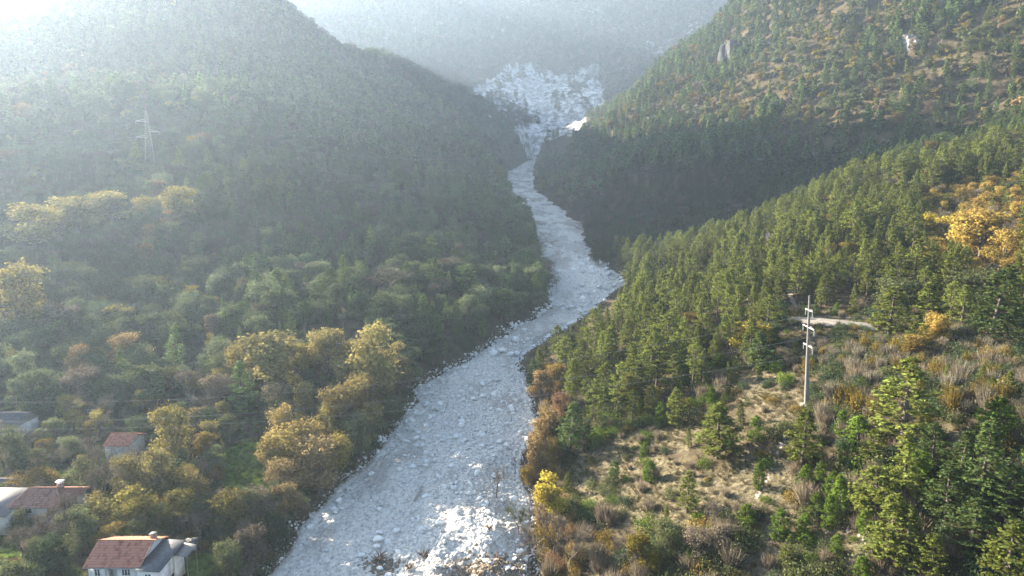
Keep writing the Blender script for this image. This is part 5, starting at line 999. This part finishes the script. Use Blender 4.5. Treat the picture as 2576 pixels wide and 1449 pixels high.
for z_, s_ in ((28.5, -1), (22.0, 1), (18.5, -1)):
    m_ = MB(); w = lev(z_); tip = np.array([s_*(w+5.2), 0, z_+.2])
    for q_ in (-1, 1): m_.tube((s_*w*.2, q_*w*.9, z_), tip, .16, .16, 4); m_.tube((s_*w, q_*w*.9, z_+1.4), tip, .09, .09, 4)
    m_.box((s_*w, -.25, z_-.10), (s_*(w+5.2), .25, z_+.10)); arm = m_.build('crossarm', M_ARM, py)
    m_ = MB(); [m_.tube(tip-np.array([0, 0, .1+k*.22]), tip-np.array([0, 0, .26+k*.22]), .17, .12, 6) for k in range(7)]; m_.build('insulator', M_INSUL, arm)
    ca, sa_ = math.cos(R(24)), math.sin(R(24)); AR.append(np.array([tx+(tip[0]*ca-tip[1]*sa_)*ps_, ty+(tip[0]*sa_+tip[1]*ca)*ps_, tz-.5+(tip[2]-1.5)*ps_]))
for k, (m1, r1_, nm) in enumerate((((1053, 400), (1950, 262), 'uppermost'), ((1260, 461), (1990, 308), 'middle'), ((1255, 476), (1990, 322), 'lowest'))):
    cable([AR[k], P3(m1[0], m1[1], ty+25), P3(r1_[0], r1_[1], 440)], .035, nm+' far wire strung from the lattice pylon across the shaded gully', 'far line of cables')
    lx = np.array(P3(-80, (330, 352, 372)[k], ty-8)); cable([lx, (lx+AR[k])/2-np.array([0, 0, 2.5]), AR[k]], .035, nm+' far wire leaving the lattice pylon towards the bright haze', 'far line of cables')

# ------------------------------------------------------------------ boulders, rubble, driftwood in the debris
bx_, by_ = rng.uniform(-75, 60, 150000), 60*np.exp(rng.random(150000)*math.log(420/60)); t_ = (bx_-xl(by_))/np.maximum(xr(by_)-xl(by_), 1); ok = (t_ > .015) & (t_ < .985); bx_, by_, t_ = bx_[ok], by_[ok], t_[ok]
cl = fbm(bx_*.9, by_*.5, 16, 3, 401)+.35*fbm(bx_, by_, 5, 3, 405)+.18*sstep(150, 100, by_)+.25*np.exp(-((t_-.12)/.12)**2)*(by_ < 140)
ok = rng.random(len(bx_)) < np.clip(.20+1.5*cl, .04, 1); bx_, by_ = bx_[ok], by_[ok]; sz = .085*(1-rng.random(len(bx_)))**(-.5); sz = np.minimum(sz, .8)*np.clip(by_/130, .8, 1.8)
bz_ = bedz(bx_, by_); u_, v_ = project(bx_, by_, bz_); ok = (v_ < 1480) & (np.abs(u_-1288) < 1400); bx_, by_, bz_, sz = bx_[ok], by_[ok], bz_[ok], sz[ok]
app = sz/by_; od = np.argsort(-app); big = od[:290]; rest = od[290:]
uu, vv = project(bx_[big], by_[big], bz_[big])
LAND2 = LAND; LAND = [('the driftwood log', 1050, 1245), ('the dead tree in the debris', 1249, 1230), ('the olive half-bare tree', 1306, 1340), ('the lemon-yellow tree', 1382, 1290), ('the largest pale slab', 952, 1359), ('the brown root wad', 1060, 1405), ('the rust-orange tree', 820, 1230), ('the river bend below the grove', 1050, 1010), ('the orange bank bushes', 1350, 1100)]
labs = name_all([(k, ('flat ' if k % 6 == 4 else 'large ' if app[big[k]] > app[big[60]] else '')+'pale boulder', float(uu[k]), float(vv[k])) for k in range(len(big))])
for k, i in enumerate(big):
    o = obj('boulder', ROCK[k % 6], None, (bx_[i], by_[i], bz_[i]+sz[i]*.28)); f_ = random.uniform(.8, 1.3); o.scale = (sz[i]*f_, sz[i]/f_*1.1, sz[i]*(.62 if k % 6 == 4 else 1)); o.rotation_euler = (random.gauss(0, .25), random.gauss(0, .25), random.random()*6.28); tag(o, labs[k], 'boulder', 'boulders in the white debris')
x_, y_, z_ = hit(952, 1362); o = obj('boulder', ROCK[2], None, (x_, y_, z_+.35)); o.scale = (1.55, 1.1, .8); tag(o, 'largest pale slab boulder lying on the lower debris', 'boulder', 'boulders in the white debris')
for u0_, v0_, s_ in ((1072, 1022, 1.3), (1090, 1032, .9), (1062, 1040, .9), (1310, 1092, .8)):
    x_, y_, z_ = hit(u0_, v0_); o = obj('boulder', ROCK[int(u0_) % 6], None, (x_, y_, z_+.3)); o.scale = (s_, s_*.9, s_); o.rotation_euler = (0, 0, u0_); tag(o, {1072: 'biggest boulder of the bank heap at the river bend', 1090: 'squat boulder next to the biggest one of the bank heap', 1062: 'boulder wedged against the dark bank at the river bend', 1310: 'boulder by the far edge of the orange bank bushes'}[u0_], 'boulder', 'boulders in the white debris')
ey = 60*np.exp(rng.random(5200)*math.log(330/60)); sd = rng.random(5200) < .5; off = np.abs(rng.normal(size=5200))*np.where(sd, 1.5, 1.1)-.4; ex_ = np.where(sd, xl(ey)-off, xr(ey)+off); es = .09*(1-rng.random(5200))**(-.5); es = np.minimum(es, .6)*np.clip(ey/130, .8, 1.8)
bx_, by_, bz_, sz = np.r_[bx_, ex_], np.r_[by_, ey], np.r_[bz_, surf(ex_, ey)], np.r_[sz, es]; rest = np.r_[rest, np.arange(len(bx_)-5200, len(bx_))]
nr2 = len(rest); sc_ = np.stack([sz[rest]*rng.uniform(.8, 1.3, nr2), sz[rest]*rng.uniform(.8, 1.2, nr2), sz[rest]], 1)
scatter('rubble', PEB, np.stack([bx_[rest], by_[rest], bz_[rest]+sz[rest]*.22], 1), sc_, rng.random(nr2)*6.28, np.full((nr2, 3), .5), rng.integers(0, 5, nr2), rng.normal(size=(nr2, 2))*.35)
M_LOG = simple('driftwood', (.30, .255, .21), .95, .3, 3, .3); M_ROOT = simple('muddy_roots', (.13, .09, .06), .95, .4, 3, .3)
def log_(u0_, v0_, u1_, v1_, r_, label):
    a_, b_ = np.array(hit(u0_, v0_)), np.array(hit(u1_, v1_)); a_[2] += r_*.7+.15; b_[2] += r_*.7+.15; m_ = MB(); mid = (a_+b_)/2+np.array([.08, .1, .05]); m_.tube(a_, mid, r_, r_*.9, 8); m_.tube(mid, b_, r_*.9, r_*.6, 8); d_ = b_-a_
    for k in range(3): q = a_+d_*random.uniform(.4, .9); m_.tube(q, q+np.array([random.gauss(0, .5), random.gauss(0, .5), random.uniform(.3, .7)]), r_*.3, r_*.12, 5)
    tag(m_.build('driftwood_log', M_LOG), label, 'log', 'driftwood logs')
log_(1043, 1264, 1062, 1228, .24, 'pale driftwood log lying slantwise on the white debris'); log_(858, 1214, 905, 1180, .13, 'long grey trunk stranded along the left bank edge'); log_(872, 1212, 900, 1190, .10, 'thinner trunk lying beside the stranded grey one'); log_(1118, 1042, 1128, 1010, .10, 'thin pole by the boulder heap at the river bend'); log_(820, 1236, 840, 1218, .10, 'short trunk at the foot of the rust-orange tree'); log_(1268, 1292, 1290, 1284, .12, 'short snag beside the olive half-bare tree')
def rootwad(u_, v_, s_, label, seed):
    x_, y_, z_ = hit(u_, v_); g = np.random.default_rng(seed); m_ = MB(); m_.tube((0, 0, .1*s_), (.4*s_, -.5*s_, .5*s_), .35*s_, .28*s_, 7)
    for k in range(16):
        d_ = unit(g.normal(size=(1, 3)))[0]; d_[2] = abs(d_[2])*.8; p = d_*.25*s_; 
        q = p+d_*g.uniform(.4, .9)*s_; m_.tube(p, q, .11*s_, .06*s_, 5); m_.tube(q, q+(d_+g.normal(size=3)*.5)*.5*s_, .06*s_, .02*s_, 4)
    tag(m_.build('root_wad', M_ROOT, None, (x_, y_, z_+.1)), label, 'root wad', 'uprooted stumps in the debris')
rootwad(1066, 1402, 1.0, 'brown root wad sticking out of the lower debris', 1); rootwad(952, 1410, 1.3, 'dark tangled stump near the lower picture edge', 2); rootwad(1252, 1412, 1.2, 'muddy uprooted stump on the brown debris heap', 3); rootwad(1230, 1330, .7, 'small root clump on the cut bank of the debris', 4); rootwad(1030, 1432, .9, 'ragged roots between pale boulders low in the debris', 5)
mx_, my_ = [], []
for u_, v_, r_ in ((1230, 1425, 6), (1280, 1440, 5), (960, 1425, 3.2), (1180, 1445, 4), (1350, 1440, 4)):
    x_, y_, z_ = hit(u_, v_); mx_.append((x_, y_, r_))
q_ = np.vstack([np.stack([x_+rng.normal(size=170)*r_*.45, y_+rng.normal(size=170)*r_*.35], 1) for x_, y_, r_ in mx_]); MUD = [stone_me(760+i, 1) for i in range(3)]; M_MUD = rockmat('brown_mud', (.10, .075, .05), (.22, .17, .12), 1.5)
for me_ in MUD: me_.materials.append(M_MUD)
ok = q_[:, 0] < xr(q_[:, 1])-.3; q_ = q_[ok]; n_ = len(q_); scatter('mud_clods', MUD, np.c_[q_, bedz(q_[:, 0], q_[:, 1])+.05], rng.uniform(.12, .5, n_), rng.random(n_)*6, np.full((n_, 3), .5), rng.integers(0, 3, n_), rng.normal(size=(n_, 2))*.4)

# ------------------------------------------------------------------ garden bits
def at_(u_, v_): x_, y_, z_ = hit(u_, v_); return x_, y_, z_
x_, y_, z_ = at_(574, 1394); e = tag(empty('water_tank', (x_, y_, z_), .3), 'white plastic water tank on the sunny lawn', 'tank')
m_ = MB(); m_.box((-.85, -.5, .12), (.85, .5, 1.05)); m_.build('body', M_WHITE, e); m_ = MB(); m_.tube((.2, 0, 1.05), (.2, 0, 1.15), .2, .2, 10); m_.build('lid', M_GALV, e); m_ = MB(); [m_.box((sx, -.5, 0), (sx+.12, .5, .118)) for sx in (-.8, .68)]; m_.build('skid', M_WOOD, e)
x_, y_, z_ = at_(483, 1384); e = tag(empty('wire_coop', (x_, y_, z_), .2), 'small wire chicken coop beside the white bungalow', 'coop')
m_ = MB(); [m_.tube((a_, b_, 0), (a_, b_, 1.5), .05, .05, 5) for a_ in (-.8, .8) for b_ in (-.6, .6)]; [m_.tube((-.8, b_, c_), (.8, b_, c_), .035, .035, 5) for b_ in (-.6, .6) for c_ in (.1, .8, 1.5)]; [m_.tube((a_, -.6, c_), (a_, .6, c_), .035, .035, 5) for a_ in (-.8, .8) for c_ in (.1, .8, 1.5)]; m_.build('frame', M_GALV, e)
m_ = MB(); m_.poly([(-.95, -.75, 1.53), (.95, -.75, 1.53), (.95, .75, 1.7), (-.95, .75, 1.7)], .05, (0, 0, 1)); m_.build('roof', M_SHEET, e); m_ = MB(); m_.box((.1, -.4, .05), (.55, .1, .75)); m_.build('nest_box', M_WHITE, e)
x_, y_, z_ = at_(611, 1402); m_ = MB(); m_.poly([(-.6, -.3, .12), (.5, -.5, .3), (.7, .3, .5), (-.3, .4, .16)], .05, (0, 0, 1)); m_.poly([(.3, -.9, .08), (1.0, -.8, .15), (1.1, -.3, .3), (.5, -.4, .1)], .04, (0, 0, 1)); tag(m_.build('scrap_sheet', M_WHITE, None, (x_, y_, z_)), 'crumpled white sheet lying on the lawn near the bank', 'sheet')
# cliffs showing through the wooded ridge
def cliff(u_, v_, wpx, hpx, y0_, label, mat__, seed):
    x_, y_, z_ = hit(u_, v_, y0_); d_ = math.hypot(x_, y_); w = wpx*d_/F/2; h = hpx*d_/F; import bmesh; bm = bmesh.new(); bmesh.ops.create_icosphere(bm, subdivisions=4, radius=1)
    V = np.array([v__.co for v__ in bm.verts]); g = np.random.default_rng(seed); n_ = 1+.35*fbm(V[:, 0]*3+seed, V[:, 1]*3+V[:, 2]*2, 1.6, 4, seed)*2; V = V*n_[:, None]; V[:, 2] = np.where(V[:, 2] > .55, .55+.35*(V[:, 2]-.55), V[:, 2]); V = V*np.array([w, w*.7, h*.85])
    for v__, c in zip(bm.verts, V): v__.co = c
    me_ = bpy.data.meshes.new('rock_outcrop'); bm.to_mesh(me_); bm.free(); me_.materials.append(mat__); o = obj('rock_outcrop', me_, None, (x_, y_, z_)); o.rotation_euler = (0, 0, seed); tag(o, label, 'rock outcrop', 'rock outcrops on the slopes')
M_CLIFF = simple('grey_cliff', (.06, .058, .056), .95, .5, .12, .4); M_CLIFFP = simple('pale_cliff', (.17, .165, .16), .95, .5, .15, .4)
cliff(1838, 148, 52, 62, 420, 'dark overhanging cliff jutting from the wooded ridge', M_CLIFF, 3); cliff(2282, 116, 56, 34, 330, 'pale bare rock outcrop among yellow trees high on the slope', M_CLIFFP, 5); cliff(1494, 188, 40, 34, 1000, 'isolated pale rock knob right of the quarry', M_CLIFFP, 8)
# dry grass tussocks on the open slope, short grass on the lawns
def tuft_me(seed, blades, h, spread, m__):
    g = np.random.default_rng(seed); az = g.random(blades)*6.28; P = np.stack([np.cos(az), np.sin(az), az*0], 1)*g.random((blades, 1))*spread*.5; D = np.stack([np.cos(az)*.55, np.sin(az)*.55, np.full(blades, .75)], 1)+g.normal(size=(blades, 3))*.2
    V, Fq = slivers(P, D, h*g.uniform(.5, 1.2, blades), .028, g); return mesh_np('tuft', V, [Fq], [m__], fattr=dict(lr=g.random(len(Fq))))
M_GRASS = leafmat('grass_blades', .25, .35); TUF = [tuft_me(800+i, 46, .55, .8, M_GRASS) for i in range(4)]
x, y = jitter(.85, 165); z = hgt(x, y); u, v = project(x, y, z); dz_, gz_, rk, pt = zones(x, y, z); nn = fbm(x, y, 7, 3, 501)
inh = np.zeros(len(x), bool)
for hx_, hy_, hr_ in HOUSES: inh |= np.hypot(x-hx_, y-hy_) < hr_*.7
vis_ = (v < 1520) & (np.abs(u-1288) < 1400) & ~occluded(x, y, z+.5) & (pt < .4) & ~inh
dr_ = vis_ & (x > xr(y)+.5) & (rng.random(len(x)) < np.where(dz_ > .6, .55+.9*nn, .22+.6*nn)); gr_ = vis_ & (x < xl(y)-1) & (rng.random(len(x)) < np.where(gz_ > .6, .8, .18))
def tufts(nm, k_, cols):
    n_ = int(k_.sum()); c = np.array(cols)[rng.integers(0, len(cols), n_)]*rng.uniform(.8, 1.25, (n_, 1)); s_ = rng.uniform(.6, 1.35, n_); scatter(nm, TUF, np.stack([x[k_], y[k_], z[k_]-.02], 1), s_, rng.random(n_)*6.28, c, rng.integers(0, 4, n_))
tufts('dry_grass', dr_, [(.15, .118, .066), (.21, .17, .10), (.105, .086, .044), (.08, .082, .034)]); tufts('meadow_grass', gr_, [(.10, .15, .03), (.15, .19, .04), (.08, .11, .025)])
# ------------------------------------------------------------------ valley haze
mb = MB(); mb.box((-2650, -2650, float(Vt[:, 2].min())-1), (2650, 2650, float(Vt[:, 2].max())+30))
hm, N, L = mat('haze_air'); o_ = node(N, 'ShaderNodeOutputMaterial'); pv = node(N, 'ShaderNodeVolumePrincipled')
pv.inputs['Color'].default_value = (.62, .79, 1.0, 1); pv.inputs['Density'].default_value = HAZE; pv.inputs['Anisotropy'].default_value = HAZE_G
L.new(pv.outputs[0], o_.inputs['Volume'])
haze = mb.build('haze', hm); tag(haze, kind='stuff')
